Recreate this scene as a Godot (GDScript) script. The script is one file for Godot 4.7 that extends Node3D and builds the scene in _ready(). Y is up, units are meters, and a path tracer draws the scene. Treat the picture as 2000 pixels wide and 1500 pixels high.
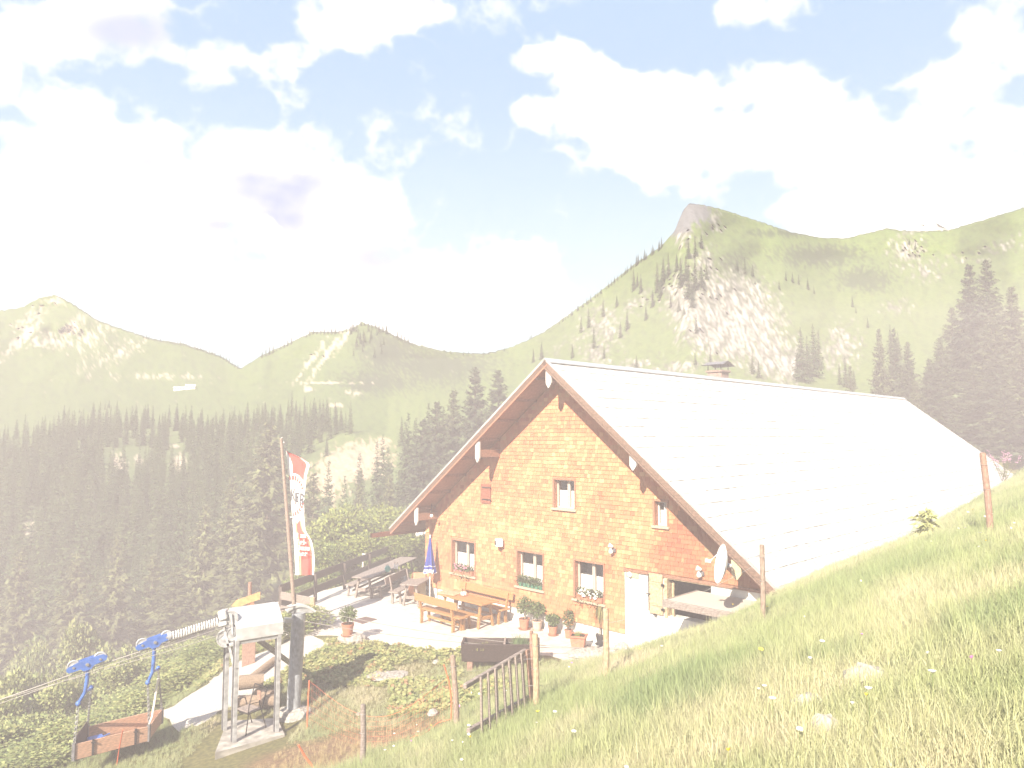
extends Node3D
# An alpine farm inn below a rocky peak: shingled gable, pale roof, terrace, goods ropeway, meadow, forest and mountains.

const F := 1400.0            # focal length in pixels of the 2000 x 1500 photograph
const HY := 850.0            # pixel row of the horizon
const EYE := 5.8             # metres above the terrace
const AZ := 0.7941           # direction of the ridge, radians right of the view axis
const CAM := Vector3(0, EYE, 0)
var pitch := atan((HY - 750.0) / F)
var W := Vector3(cos(AZ), 0, sin(AZ))      # along the gable wall, to the right
var N := Vector3(-sin(AZ), 0, cos(AZ))     # out of the gable wall
var P0 := Vector3.ZERO                     # left foot of the gable wall
var rng := RandomNumberGenerator.new()
var used := {}
var M := {}
var noise := FastNoiseLite.new()
var noise2 := FastNoiseLite.new()

# ---------------------------------------------------------------- pixels to places
func ray(px: float, py: float) -> Vector3:
	var y := -(py - 750.0) / F
	var c := cos(pitch)
	var s := sin(pitch)
	var v := Vector3((px - 1000.0) / F, c * y + s, s * y - c)
	return v / -v.z
func dp(px: float, py: float, depth: float) -> Vector3:
	return CAM + ray(px, py) * depth
func gp(px: float, py: float, y: float) -> Vector3:
	var d := ray(px, py)
	return CAM + d * ((y - EYE) / d.y)
func wp(px: float, py: float, out: float) -> Vector3:      # in the house's own axes (u, height, out)
	var d := ray(px, py)
	var p := CAM + d * ((P0 + N * out - CAM).dot(N) / d.dot(N))
	return Vector3((p - P0).dot(W), p.y, out)
func tp(px: float, py: float) -> Vector3:                  # where the ray meets the near ground
	var d := ray(px, py)
	var t := 2.5
	while t < 70.0:
		var p := CAM + d * t
		if p.y <= ground(p.x, p.z):
			return Vector3(p.x, ground(p.x, p.z), p.z)
		t += 0.06
	return CAM + d * 70.0
func vert(px: float, py: float, foot: Vector3) -> float:   # height above foot of what the pixel row py shows straight above it
	return CAM.y + ray(px, py).y * -foot.z - foot.y

# ---------------------------------------------------------------- meshes
class MB:
	var v := PackedVector3Array()
	var n := PackedVector3Array()
	var c := PackedColorArray()
	var col := Color(1, 1, 1)
	var colored := false
	var org := Vector3.ZERO
	func tri(a: Vector3, b: Vector3, d: Vector3, na: Vector3, nb: Vector3, nd: Vector3) -> void:
		if (b - a).cross(d - a).dot(na + nb + nd) > 0.0:
			var t := b; b = d; d = t
			t = nb; nb = nd; nd = t
		v.append(a); v.append(b); v.append(d)
		n.append(na); n.append(nb); n.append(nd)
		if colored:
			c.append(col); c.append(col); c.append(col)
	func leaf(a: Vector3, b: Vector3, d: Vector3, w: float) -> void:     # a blade with two sides
		var m := (b - a).cross(d - a).normalized()
		var up := Vector3.UP * w
		flip(a, b, d, m, (m + up).normalized() if m.y > -0.9 else m)
		var o := m * -0.0007
		flip(a + o, b + o, d + o, -m, (up - m).normalized() if m.y < 0.9 else -m)
	func flip(a: Vector3, b: Vector3, d: Vector3, g: Vector3, nn: Vector3) -> void:
		if (b - a).cross(d - a).dot(g) > 0.0:
			var t := b; b = d; d = t
		v.append(a); v.append(b); v.append(d)
		n.append(nn); n.append(nn); n.append(nn)
		if colored:
			c.append(col); c.append(col); c.append(col)
	func face(p: Array, out: Vector3) -> void:
		var m := Vector3.ZERO
		for i in range(1, p.size() - 1):
			m += (p[i] - p[0]).cross(p[i + 1] - p[0])
		if m.length() < 1e-12:
			return
		m = m.normalized()
		if m.dot(out) < 0.0:
			m = -m
		for i in range(1, p.size() - 1):
			tri(p[0], p[i], p[i + 1], m, m, m)
	func box(o: Vector3, s: Vector3, b := Basis()) -> void:
		var h := s * 0.5
		for k in 3:
			for g in [-1.0, 1.0]:
				var e := [Vector3.ZERO, Vector3.ZERO, Vector3.ZERO]
				e[0][k] = g * h[k]
				e[1][(k + 1) % 3] = h[(k + 1) % 3]
				e[2][(k + 2) % 3] = h[(k + 2) % 3]
				var f: Vector3 = o + b * e[0]
				var r: Vector3 = b * e[1]
				var t: Vector3 = b * e[2]
				face([f - r - t, f + r - t, f + r + t, f - r + t], b * e[0])
	func cbox(o: Vector3, s: Vector3, bev: float, b := Basis()) -> void:
		var h := s * 0.5
		bev = minf(bev, minf(h.x, minf(h.y, h.z)) * 0.6)
		var q := func(g: Vector3, ax: int) -> Vector3:
			var p := Vector3(g.x * (h.x - bev), g.y * (h.y - bev), g.z * (h.z - bev))
			p[ax] = g[ax] * h[ax]
			return o + b * p
		for k in 3:
			var k1 := (k + 1) % 3
			var k2 := (k + 2) % 3
			for g in [-1.0, 1.0]:
				var s4 := []
				for w in [[-1.0, -1.0], [1.0, -1.0], [1.0, 1.0], [-1.0, 1.0]]:
					var z := Vector3.ZERO
					z[k] = g; z[k1] = w[0]; z[k2] = w[1]
					s4.append(q.call(z, k))
				var d := Vector3.ZERO
				d[k] = g
				face(s4, b * d)
				for g1 in [-1.0, 1.0]:
					var z0 := Vector3.ZERO
					z0[k] = g; z0[k1] = g1; z0[k2] = -1.0
					var z1 := z0
					z1[k2] = 1.0
					var e := z0
					e[k2] = 0.0
					face([q.call(z0, k), q.call(z1, k), q.call(z1, k1), q.call(z0, k1)], b * e)
		for gx in [-1.0, 1.0]:
			for gy in [-1.0, 1.0]:
				for gz in [-1.0, 1.0]:
					var z := Vector3(gx, gy, gz)
					face([q.call(z, 0), q.call(z, 1), q.call(z, 2)], b * z)
	func bar(a: Vector3, d: Vector3, w: float, h: float, up := Vector3.UP, bev := 0.0) -> void:
		var x := (d - a).normalized()
		if absf(x.dot(up.normalized())) > 0.98:
			up = Vector3.RIGHT if absf(x.x) < 0.7 else Vector3.FORWARD
		var z := x.cross(up).normalized()
		var y := z.cross(x)
		if bev > 0.0:
			cbox((a + d) * 0.5, Vector3((d - a).length(), h, w), bev, Basis(x, y, z))
		else:
			box((a + d) * 0.5, Vector3((d - a).length(), h, w), Basis(x, y, z))
	func path(p: Array, r: Array, seg := 8, caps := true) -> void:
		var rings := []
		var nor := []
		var ref := Vector3.UP
		for i in p.size():
			var t: Vector3 = (p[mini(i + 1, p.size() - 1)] - p[maxi(i - 1, 0)]).normalized()
			if absf(t.dot(ref)) > 0.95:
				ref = Vector3.RIGHT if absf(t.x) < 0.8 else Vector3.BACK
			var a := t.cross(ref).normalized()
			var b := t.cross(a).normalized()
			var ri := []
			var ni := []
			for k in seg:
				var an := TAU * k / seg
				var d := a * cos(an) + b * sin(an)
				ni.append(d)
				ri.append(p[i] + d * r[i])
			rings.append(ri); nor.append(ni)
		for i in p.size() - 1:
			for k in seg:
				var k2 := (k + 1) % seg
				tri(rings[i][k], rings[i + 1][k], rings[i + 1][k2], nor[i][k], nor[i + 1][k], nor[i + 1][k2])
				tri(rings[i][k], rings[i + 1][k2], rings[i][k2], nor[i][k], nor[i + 1][k2], nor[i][k2])
		if caps:
			face(rings[0], p[0] - p[1])
			face(rings[-1], p[-1] - p[-2])
	func tube(a: Vector3, b: Vector3, r0: float, r1: float, seg := 8) -> void:
		path([a, b], [r0, r1], seg)
	func lathe(prof: Array, o: Vector3, seg := 16, ax := Basis()) -> void:
		for i in prof.size() - 1:
			var d := Vector2(prof[i + 1][0] - prof[i][0], prof[i + 1][1] - prof[i][1])
			var nr := Vector2(d.y, -d.x).normalized()
			for k in seg:
				var q := []
				var m := []
				for w in [[k, i], [k, i + 1], [k + 1, i + 1], [k + 1, i]]:
					var an: float = TAU * w[0] / seg
					var e := Vector3(cos(an), 0, sin(an))
					q.append(o + ax * (e * prof[w[1]][0] + Vector3(0, prof[w[1]][1], 0)))
					m.append(ax * (e * nr.x + Vector3(0, nr.y, 0)))
				if prof[i][0] > 1e-5:
					tri(q[0], q[2], q[3], m[0], m[2], m[3])
				if prof[i + 1][0] > 1e-5:
					tri(q[0], q[1], q[2], m[0], m[1], m[2])
	func prism(poly: PackedVector2Array, t: Transform3D, depth: float) -> void:   # poly in the t plane, from z = 0 to z = -depth
		var id := Geometry2D.triangulate_polygon(poly)
		var fr := t.basis.z.normalized()
		var g := func(i: int, z: float) -> Vector3: return t * Vector3(poly[i].x, poly[i].y, z)
		for i in range(0, id.size(), 3):
			face([g.call(id[i], 0.0), g.call(id[i + 1], 0.0), g.call(id[i + 2], 0.0)], fr)
			face([g.call(id[i], -depth), g.call(id[i + 1], -depth), g.call(id[i + 2], -depth)], -fr)
		for i in poly.size():
			var j := (i + 1) % poly.size()
			var e := poly[j] - poly[i]
			var o2 := Vector2(-e.y, e.x).normalized()
			if Geometry2D.is_point_in_polygon((poly[i] + poly[j]) * 0.5 + o2 * 0.0005, poly):
				o2 = -o2
			var o := t.basis * Vector3(o2.x, o2.y, 0)
			face([g.call(i, 0.0), g.call(j, 0.0), g.call(j, -depth), g.call(i, -depth)], o)
	func ball(o: Vector3, r: Vector3, seg := 10, rough := 0.0, nz: FastNoiseLite = null) -> void:
		var rows := seg / 2
		var pt := func(i: int, k: int) -> Vector3:
			var th := PI * i / rows
			var ph := TAU * (k % seg) / seg
			var d := Vector3(sin(th) * cos(ph), cos(th), sin(th) * sin(ph))
			var s := 1.0
			if nz:
				s += rough * nz.get_noise_3dv((o + d * 3.0) * 40.0)
			return o + d * r * s
		for i in rows:
			for k in seg:
				var a: Vector3 = pt.call(i, k)
				var b: Vector3 = pt.call(i + 1, k)
				var d: Vector3 = pt.call(i + 1, k + 1)
				var e: Vector3 = pt.call(i, k + 1)
				if nz:
					face([a, b, d], a + b + d - o * 3.0)
					face([a, d, e], a + d + e - o * 3.0)
				else:
					tri(a, b, d, ((a - o) / r).normalized(), ((b - o) / r).normalized(), ((d - o) / r).normalized())
					tri(a, d, e, ((a - o) / r).normalized(), ((d - o) / r).normalized(), ((e - o) / r).normalized())
	func mesh() -> ArrayMesh:
		var arr := []
		arr.resize(Mesh.ARRAY_MAX)
		var w := v.duplicate()
		if org != Vector3.ZERO:
			for i in w.size():
				w[i] -= org
		arr[Mesh.ARRAY_VERTEX] = w
		arr[Mesh.ARRAY_NORMAL] = n
		if colored:
			arr[Mesh.ARRAY_COLOR] = c
		var m := ArrayMesh.new()
		m.add_surface_from_arrays(Mesh.PRIMITIVE_TRIANGLES, arr)
		return m

func mb(t = null) -> MB:
	var m := MB.new()
	if t is Node3D:
		m.org = t.position
	return m
func mbc() -> MB:
	var m := MB.new()
	m.colored = true
	return m

# ---------------------------------------------------------------- objects
func numbered(called: String) -> String:
	var k: int = used.get(called, 0)
	used[called] = k + 1
	return called if k == 0 else "%s_%03d" % [called, k]
func tag(o: Node, label: String, category: String, group := "") -> Node:
	o.set_meta("label", label)
	o.set_meta("category", category)
	if group != "":
		o.set_meta("group", group)
	return o
func thing(called: String, label: String, category: String, at := Vector3.ZERO, group := "") -> Node3D:
	var o := Node3D.new()
	o.name = numbered(called)
	add_child(o)
	o.position = at
	tag(o, label, category, group)
	return o
func part(called: String, m: MB, mat: Material, parent: Node, label := "") -> MeshInstance3D:
	var o := MeshInstance3D.new()
	o.name = called
	o.mesh = m.mesh()
	o.material_override = mat
	parent.add_child(o, true)
	if label != "":
		o.set_meta("label", label)
	return o
func solo(called: String, m: MB, mat: Material, label: String, category: String, at := Vector3.ZERO, group := "") -> MeshInstance3D:
	m.org = at
	var o := part(numbered(called), m, mat, self)
	o.position = at
	tag(o, label, category, group)
	return o
func struct(called: String, m: MB, mat: Material) -> MeshInstance3D:
	var o := part(numbered(called), m, mat, self)
	o.set_meta("kind", "structure")
	return o
func copy(src: Node3D, at: Vector3, turn: float, sc: Vector3, label: String, group: String) -> Node3D:
	var o: Node3D = src.duplicate()
	o.name = numbered(str(src.get_meta("base")))
	add_child(o)
	o.position = at
	o.rotation.y = turn
	o.scale = sc
	o.set_meta("label", label)
	o.set_meta("group", group)
	return o
func text(s: String, h: float, depth: float, mat: Material, parent: Node, at: Transform3D, serif := false) -> MeshInstance3D:
	var t := TextMesh.new()
	var f := SystemFont.new()
	f.font_weight = 800
	f.font_names = PackedStringArray(["Droid Serif" if serif else "Droid Sans"])
	t.font = f
	t.text = s
	t.font_size = 32
	t.pixel_size = h / 24.0
	t.depth = depth
	var o := MeshInstance3D.new()
	o.name = "lettering"
	o.mesh = t
	o.material_override = mat
	parent.add_child(o, true)
	o.transform = at
	return o

# ---------------------------------------------------------------- materials
var tex := {}
func grain(seed_: int, freq: float, lo: float, hi: float, oct := 4) -> ImageTexture:
	var key := "%d %f %f %f" % [seed_, freq, lo, hi]
	if tex.has(key):
		return tex[key]
	var f := FastNoiseLite.new()
	f.seed = seed_
	f.frequency = freq
	f.fractal_octaves = oct
	var im := f.get_seamless_image(256, 256)
	im.convert(Image.FORMAT_RGB8)
	var d := im.get_data()
	for i in d.size():
		d[i] = int(255.0 * (lo + (hi - lo) * d[i] / 255.0))
	im = Image.create_from_data(256, 256, false, Image.FORMAT_RGB8, d)
	tex[key] = ImageTexture.create_from_image(im)
	return tex[key]
func lin(r: float, g: float, b: float) -> Color:
	return Color(r, g, b).linear_to_srgb()
func mat(c: Color, rough := 0.8, t: ImageTexture = null, sc := Vector3.ONE, metal := 0.0, bump: ImageTexture = null, bump_cm := 0.3) -> StandardMaterial3D:
	var m := StandardMaterial3D.new()
	m.albedo_color = c
	m.roughness = rough
	m.metallic = metal
	if t or bump:
		m.uv1_triplanar = true
		m.uv1_scale = sc
		if t:
			m.albedo_texture = t
		if bump:
			m.heightmap_enabled = true
			m.heightmap_texture = bump
			m.heightmap_scale = bump_cm
	return m
func vmat(rough := 0.9, back := 0.0) -> StandardMaterial3D:
	var m := StandardMaterial3D.new()
	m.vertex_color_use_as_albedo = true
	m.roughness = rough
	if back > 0.0:
		m.backlight_enabled = true
		m.backlight = Color(back, back, back)
	return m
func materials() -> void:
	var g1 := grain(1, 0.02, 0.62, 1.0)
	var g2 := grain(2, 0.05, 0.7, 1.0)
	var g3 := grain(3, 0.012, 0.75, 1.0)
	M.render = mat(lin(0.74, 0.73, 0.70), 0.9, g3, Vector3(0.6, 0.6, 0.6), 0.0, g2, 0.2)
	M.backing = mat(lin(0.42, 0.19, 0.095), 0.9)
	M.roof = mat(lin(0.72, 0.72, 0.71), 0.62, g1, Vector3(0.5, 0.5, 0.5))
	M.dark_wood = mat(lin(0.17, 0.095, 0.065), 0.75, g1, Vector3(2.0, 2.0, 2.0))
	M.soffit = mat(lin(0.36, 0.18, 0.115), 0.8, g1, Vector3(2.0, 3.0, 2.0))
	M.verge_wood = mat(lin(0.24, 0.15, 0.11), 0.8, g1, Vector3(2.0, 3.0, 2.0))
	M.metal_edge = mat(lin(0.55, 0.56, 0.57), 0.4, null, Vector3.ONE, 0.6)
	M.white_board = mat(lin(0.66, 0.65, 0.62), 0.6, g2, Vector3(2, 2, 2))
	M.cream_board = mat(lin(0.66, 0.55, 0.34), 0.6, g2, Vector3(2, 2, 2))
	M.red_wood = mat(lin(0.33, 0.11, 0.065), 0.7, g1, Vector3(3, 3, 3))
	M.casing = mat(lin(0.48, 0.21, 0.12), 0.7, g1, Vector3(3, 3, 3))
	M.sash = mat(lin(0.62, 0.48, 0.34), 0.6, g2, Vector3(3, 3, 3))
	M.glass = mat(lin(0.02, 0.022, 0.028), 0.06)
	M.glass.clearcoat_enabled = true
	M.curtain = mat(lin(0.75, 0.74, 0.72), 0.95)
	M.curtain.backlight_enabled = true
	M.curtain.backlight = Color(0.4, 0.4, 0.4)
	M.pale_wood = mat(lin(0.62, 0.47, 0.29), 0.65, g1, Vector3(2, 2, 2))
	M.iron = mat(lin(0.03, 0.028, 0.03), 0.5, null, Vector3.ONE, 0.5)
	M.bench_wood = mat(lin(0.52, 0.27, 0.10), 0.55, g1, Vector3(2.5, 4, 2.5))
	M.grey_wood = mat(lin(0.36, 0.30, 0.27), 0.85, g1, Vector3(2.5, 5, 2.5), 0.0, g1, 0.3)
	M.rail_wood = mat(lin(0.15, 0.12, 0.105), 0.85, g1, Vector3(2.5, 5, 2.5), 0.0, g1, 0.3)
	M.post_wood = mat(lin(0.40, 0.30, 0.24), 0.85, g1, Vector3(5, 2, 5), 0.0, g1, 0.4)
	M.fresh_wood = mat(lin(0.58, 0.43, 0.28), 0.8, g1, Vector3(5, 2, 5), 0.0, g1, 0.3)
	M.red_post = mat(lin(0.42, 0.25, 0.19), 0.85, g1, Vector3(5, 2, 5), 0.0, g1, 0.3)
	M.terrace = mat(lin(0.66, 0.62, 0.57), 0.95, grain(6, 0.03, 0.78, 1.0), Vector3(0.35, 0.35, 0.35), 0.0, grain(9, 0.11, 0.0, 1.0), 1.2)
	M.gravel = mat(lin(0.72, 0.68, 0.63), 0.95, grain(5, 0.12, 0.6, 1.0), Vector3(0.9, 0.9, 0.9), 0.0, grain(5, 0.12, 0.0, 1.0), 2.5)
	M.concrete = mat(lin(0.50, 0.47, 0.43), 0.9, g1, Vector3(0.7, 0.7, 0.7), 0.0, g2, 0.3)
	M.stone = mat(lin(0.52, 0.49, 0.45), 0.9, grain(7, 0.03, 0.55, 1.0), Vector3(1.5, 1.5, 1.5), 0.0, grain(7, 0.03, 0.0, 1.0), 2.0)
	M.terracotta = mat(lin(0.52, 0.20, 0.12), 0.75, g3, Vector3(2, 2, 2))
	M.pink_clay = mat(lin(0.62, 0.46, 0.36), 0.75, g3, Vector3(2, 2, 2))
	M.soil = mat(lin(0.05, 0.033, 0.022), 1.0, g1, Vector3(4, 4, 4))
	M.galva = mat(lin(0.56, 0.57, 0.59), 0.5, g1, Vector3(1.2, 1.2, 1.2), 0.15)
	M.galva_dark = mat(lin(0.2, 0.2, 0.22), 0.5, g1, Vector3(1.5, 1.5, 1.5), 0.15)
	M.sheet = mat(lin(0.66, 0.67, 0.68), 0.5, g3, Vector3(1, 1, 1), 0.15)
	M.pylon = mat(lin(0.42, 0.45, 0.50), 0.5, g2, Vector3(1, 0.5, 1), 0.1)
	M.blue_paint = mat(lin(0.06, 0.17, 0.56), 0.4, g3, Vector3(2, 2, 2))
	M.steel = mat(lin(0.42, 0.41, 0.40), 0.4, null, Vector3.ONE, 0.7)
	M.rope = mat(lin(0.34, 0.32, 0.30), 0.6, null, Vector3.ONE, 0.3)
	M.white_rope = mat(lin(0.7, 0.66, 0.6), 0.8)
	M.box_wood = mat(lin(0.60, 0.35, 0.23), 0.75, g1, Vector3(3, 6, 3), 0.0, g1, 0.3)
	M.orange = mat(lin(0.75, 0.16, 0.07), 0.6)
	M.blue_cloth = mat(lin(0.035, 0.06, 0.34), 0.85, g3, Vector3(3, 3, 3))
	M.white = mat(lin(0.74, 0.73, 0.71), 0.7)
	M.white_gloss = mat(lin(0.76, 0.76, 0.76), 0.35)
	M.yellow = mat(lin(0.66, 0.44, 0.12), 0.6, g3, Vector3(2, 2, 2))
	M.sign_orange = mat(lin(0.60, 0.33, 0.13), 0.65, g3, Vector3(2, 2, 2))
	M.bark = mat(lin(0.16, 0.115, 0.085), 0.95, g1, Vector3(3, 1, 3), 0.0, g1, 1.5)
	M.log_end = mat(lin(0.45, 0.32, 0.21), 0.85, g1, Vector3(4, 4, 4))
	M.log_bark = mat(lin(0.34, 0.25, 0.18), 0.9, g1, Vector3(4, 4, 4), 0.0, g1, 1.0)
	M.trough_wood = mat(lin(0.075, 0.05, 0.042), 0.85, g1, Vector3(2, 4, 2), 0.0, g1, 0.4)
	M.mat_rubber = mat(lin(0.16, 0.10, 0.09), 0.95, g2, Vector3(6, 6, 6))
	M.teal = mat(lin(0.05, 0.34, 0.30), 0.4)
	M.black = mat(lin(0.02, 0.02, 0.022), 0.6)
	M.lens = mat(lin(0.5, 0.5, 0.5), 0.15)
	M.ink = mat(lin(0.05, 0.05, 0.06), 0.8)
	M.red_ink = mat(lin(0.55, 0.12, 0.07), 0.8)
	M.cement = mat(lin(0.60, 0.55, 0.48), 0.9, grain(5, 0.12, 0.72, 1.0), Vector3(1, 1, 1), 0.0, g2, 0.4)
	M.sash_pale = mat(lin(0.62, 0.54, 0.45), 0.6, g2, Vector3(3, 3, 3))
	M.chim = mat(lin(0.34, 0.24, 0.20), 0.9, g1, Vector3(1.5, 1.5, 1.5))
	M.green_pot = mat(lin(0.05, 0.17, 0.11), 0.6)
	M.leaf = vmat(0.75, 0.25)
	M.needle = vmat(0.85)
	M.grass = vmat(0.8, 0.15)
	M.vcol = vmat(0.9)
	M.vcloth = vmat(0.9, 0.3)
	M.land = vmat(0.95)
	M.land.albedo_texture = grain(11, 0.03, 0.72, 1.0)
	M.land.uv1_triplanar = true
	M.land.uv1_world_triplanar = true
	M.land.uv1_scale = Vector3(0.03, 0.03, 0.03)
	M.meadow = vmat(0.95)
	M.meadow.albedo_texture = grain(12, 0.06, 0.55, 1.0)
	M.meadow.uv1_triplanar = true
	M.meadow.uv1_scale = Vector3(0.5, 0.5, 0.5)

# ---------------------------------------------------------------- sky and light
const CLOUDS := [[150, 300, 190, 140], [300, 330, 220, 170], [620, 330, 180, 150], [400, 480, 430, 170], [150, 520, 320, 160], [700, 450, 150, 130],
	[960, 540, 180, 95], [100, 420, 220, 150], [620, 610, 420, 90], [220, 50, 300, 95], [420, 130, 120, 55], [670, 40, 140, 80], [0, 150, 40, 70], [-250, 350, 300, 250],
	[1270, 200, 170, 110], [1210, 270, 160, 90], [1500, 220, 200, 120], [1400, 300, 220, 80], [1300, 350, 70, 50], [1640, 330, 150, 90], [1760, 320, 100, 80],
	[1720, 420, 230, 60], [1850, 190, 130, 80], [1040, 120, 60, 32], [1040, 215, 45, 42], [1965, 245, 75, 45], [1500, 20, 130, 55], [560, 180, 70, 45], [780, 10, 130, 60], [1120, 130, 90, 60], [1080, 90, 70, 40], [1180, 190, 110, 80], [850, 590, 280, 90], [1060, 600, 110, 60], [1700, 260, 130, 70], [1880, 310, 150, 90], [1800, 440, 270, 55], [560, 120, 70, 40],
	[1940, 90, 90, 80], [1550, 425, 90, 50], [1970, 360, 90, 55], [2250, 250, 250, 160]]
const GREY := [[740, 505, 120, 50], [375, 610, 100, 40], [230, 60, 170, 70], [1020, 612, 90, 22], [430, 440, 70, 25]]
var cn := FastNoiseLite.new()
func dir_px(d: Vector3) -> Vector2:
	if d.z > -0.25:
		return Vector2(-9000, -9000)
	var c := cos(pitch)
	var s := sin(pitch)
	var fwd := -d.z * c + d.y * s
	return Vector2(1000.0 + F * d.x / fwd, 750.0 - F * (d.y * c + d.z * s) / fwd)
func cloud_at(d: Vector3) -> float:          # 0 clear sky ... 1 thick cloud, for a direction
	var q := d / maxf(d.y + 0.12, 0.05)
	var f := cn.get_noise_3d(d.x * 250.0, d.y * 320.0, d.z * 250.0) * 1.35 + (0.28 - absf(cn.get_noise_3d(d.x * 700.0 + 9.0, d.y * 800.0, d.z * 700.0))) * 1.25 - 0.22
	var wide := cn.get_noise_2d(q.x * 22.0 + 300.0, q.z * 22.0) * 0.9 + 0.02
	var inview := 0.0
	var s := 0.0
	if d.z < -0.25:
		var c := cos(pitch)
		var sn := sin(pitch)
		var fwd := -d.z * c + d.y * sn
		var up := d.y * c + d.z * sn
		var px := 1000.0 + F * d.x / fwd
		var py := 750.0 - F * up / fwd
		inview = smoothstep(1500.0, 1150.0, absf(px - 1000.0)) * smoothstep(-500.0, -150.0, py)
		if inview > 0.0:
			for e in CLOUDS:
				var r := Vector2((px - e[0]) / e[2], (py - e[1]) / e[3]).length()
				s += maxf(0.0, 1.2 - r * r) * 0.85
			s = minf(s, 1.6) - 0.40
	return clampf((lerpf(wide, s, inview) + f) * 1.0 + 0.25, 0.0, 1.0)
func sky_color(d: Vector3, k: float) -> Color:
	var h := clampf(d.y, 0.0, 1.0)
	var base := Vector3(0.72, 0.97, 1.0).lerp(Vector3(0.47, 0.68, 0.95), smoothstep(0.05, 0.5, h))
	base = base.lerp(Vector3(0.26, 0.45, 0.84), smoothstep(0.5, 1.0, h))
	var a := cloud_at(d)
	var thick := cn.get_noise_3d(d.x * 90.0 + 50.0, d.y * 150.0, d.z * 90.0)
	var grey := smoothstep(0.12, 0.5, thick) * smoothstep(0.7, 1.0, a)
	for e in GREY:
		var q := dir_px(d)
		grey = maxf(grey, smoothstep(1.0, 0.2, Vector2((q.x - e[0]) / e[2], (q.y - e[1]) / e[3]).length() + thick * 0.5) * 0.8)
	var cl := Vector3(1.45, 1.42, 1.38).lerp(Vector3(0.50, 0.59, 0.86), grey)
	base = base.lerp(cl, a * a * (3.0 - 2.0 * a))
	if d.y < 0.0:
		base = Vector3(0.35, 0.36, 0.30).lerp(base, smoothstep(-0.06, 0.0, d.y))
	return Color(base.x * k, base.y * k, base.z * k)
func make_sky(k: float) -> PanoramaSkyMaterial:
	cn.seed = 21
	cn.frequency = 0.02
	cn.fractal_octaves = 6
	var w := 4096
	var im := Image.create(512, 256, false, Image.FORMAT_RGBF)
	for y in 256:
		for x in 512:
			var th := PI * (y + 0.5) / 256.0
			var ph := TAU * (x + 0.5) / 512.0
			im.set_pixel(x, y, sky_color(Vector3(sin(th) * sin(ph), cos(th), -sin(th) * cos(ph)), k))
	im.resize(w, w / 2, Image.INTERPOLATE_BILINEAR)
	for y in range(560, 1030):
		for x in range(-480, 480):
			var th := PI * (y + 0.5) / (w * 0.5)
			var ph := TAU * (x + 0.5) / w
			im.set_pixel(posmod(x, w), y, sky_color(Vector3(sin(th) * sin(ph), cos(th), -sin(th) * cos(ph)), k))
	var m := PanoramaSkyMaterial.new()
	m.panorama = ImageTexture.create_from_image(im)
	return m
func setup() -> void:
	var cam := Camera3D.new()
	cam.name = "camera"
	cam.position = CAM
	cam.rotation.x = pitch
	cam.fov = rad_to_deg(2.0 * atan(750.0 / F))
	cam.near = 0.1
	cam.far = 9000.0
	add_child(cam)
	var exposure := 3.6
	var env := Environment.new()
	env.background_mode = Environment.BG_SKY
	var sky := Sky.new()
	sky.sky_material = make_sky(1.0 / exposure)
	env.sky = sky
	env.tonemap_mode = Environment.TONE_MAPPER_LINEAR
	env.tonemap_exposure = exposure
	env.fog_enabled = true
	env.fog_density = 0.00002
	env.fog_light_color = Color(1.0, 0.97, 0.95)
	env.volumetric_fog_enabled = true
	env.volumetric_fog_density = 0.0
	env.sdfgi_enabled = true
	env.ssao_enabled = true
	env.ssil_enabled = true
	var we := WorldEnvironment.new()
	we.name = "world_environment"
	we.environment = env
	add_child(we)
	var sun := DirectionalLight3D.new()
	sun.name = "sun"
	sun.light_energy = 1.5
	sun.light_color = Color(1.0, 0.95, 0.87)
	sun.light_angular_distance = 0.5
	sun.shadow_enabled = true
	add_child(sun)
	sun.look_at_from_position(Vector3.ZERO, Vector3(0.352, -0.565, -0.745))
	# added haze box round the inn, standing in for lens glare
	var fog := FogVolume.new()
	fog.name = "added_veil_haze"
	fog.shape = RenderingServer.FOG_VOLUME_SHAPE_BOX
	fog.size = Vector3(110, 37, 48)
	fog.position = Vector3(0, -6.5, -12.0)
	var fm := FogMaterial.new()
	fm.density = 0.0126
	fm.albedo = Color(1.0, 0.96, 0.97)
	fog.material = fm
	fog.set_meta("kind", "stuff")
	fog.set_meta("label", "added box of thin milky haze around the inn, standing in for lens glare")
	fog.set_meta("category", "haze")
	add_child(fog)

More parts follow.
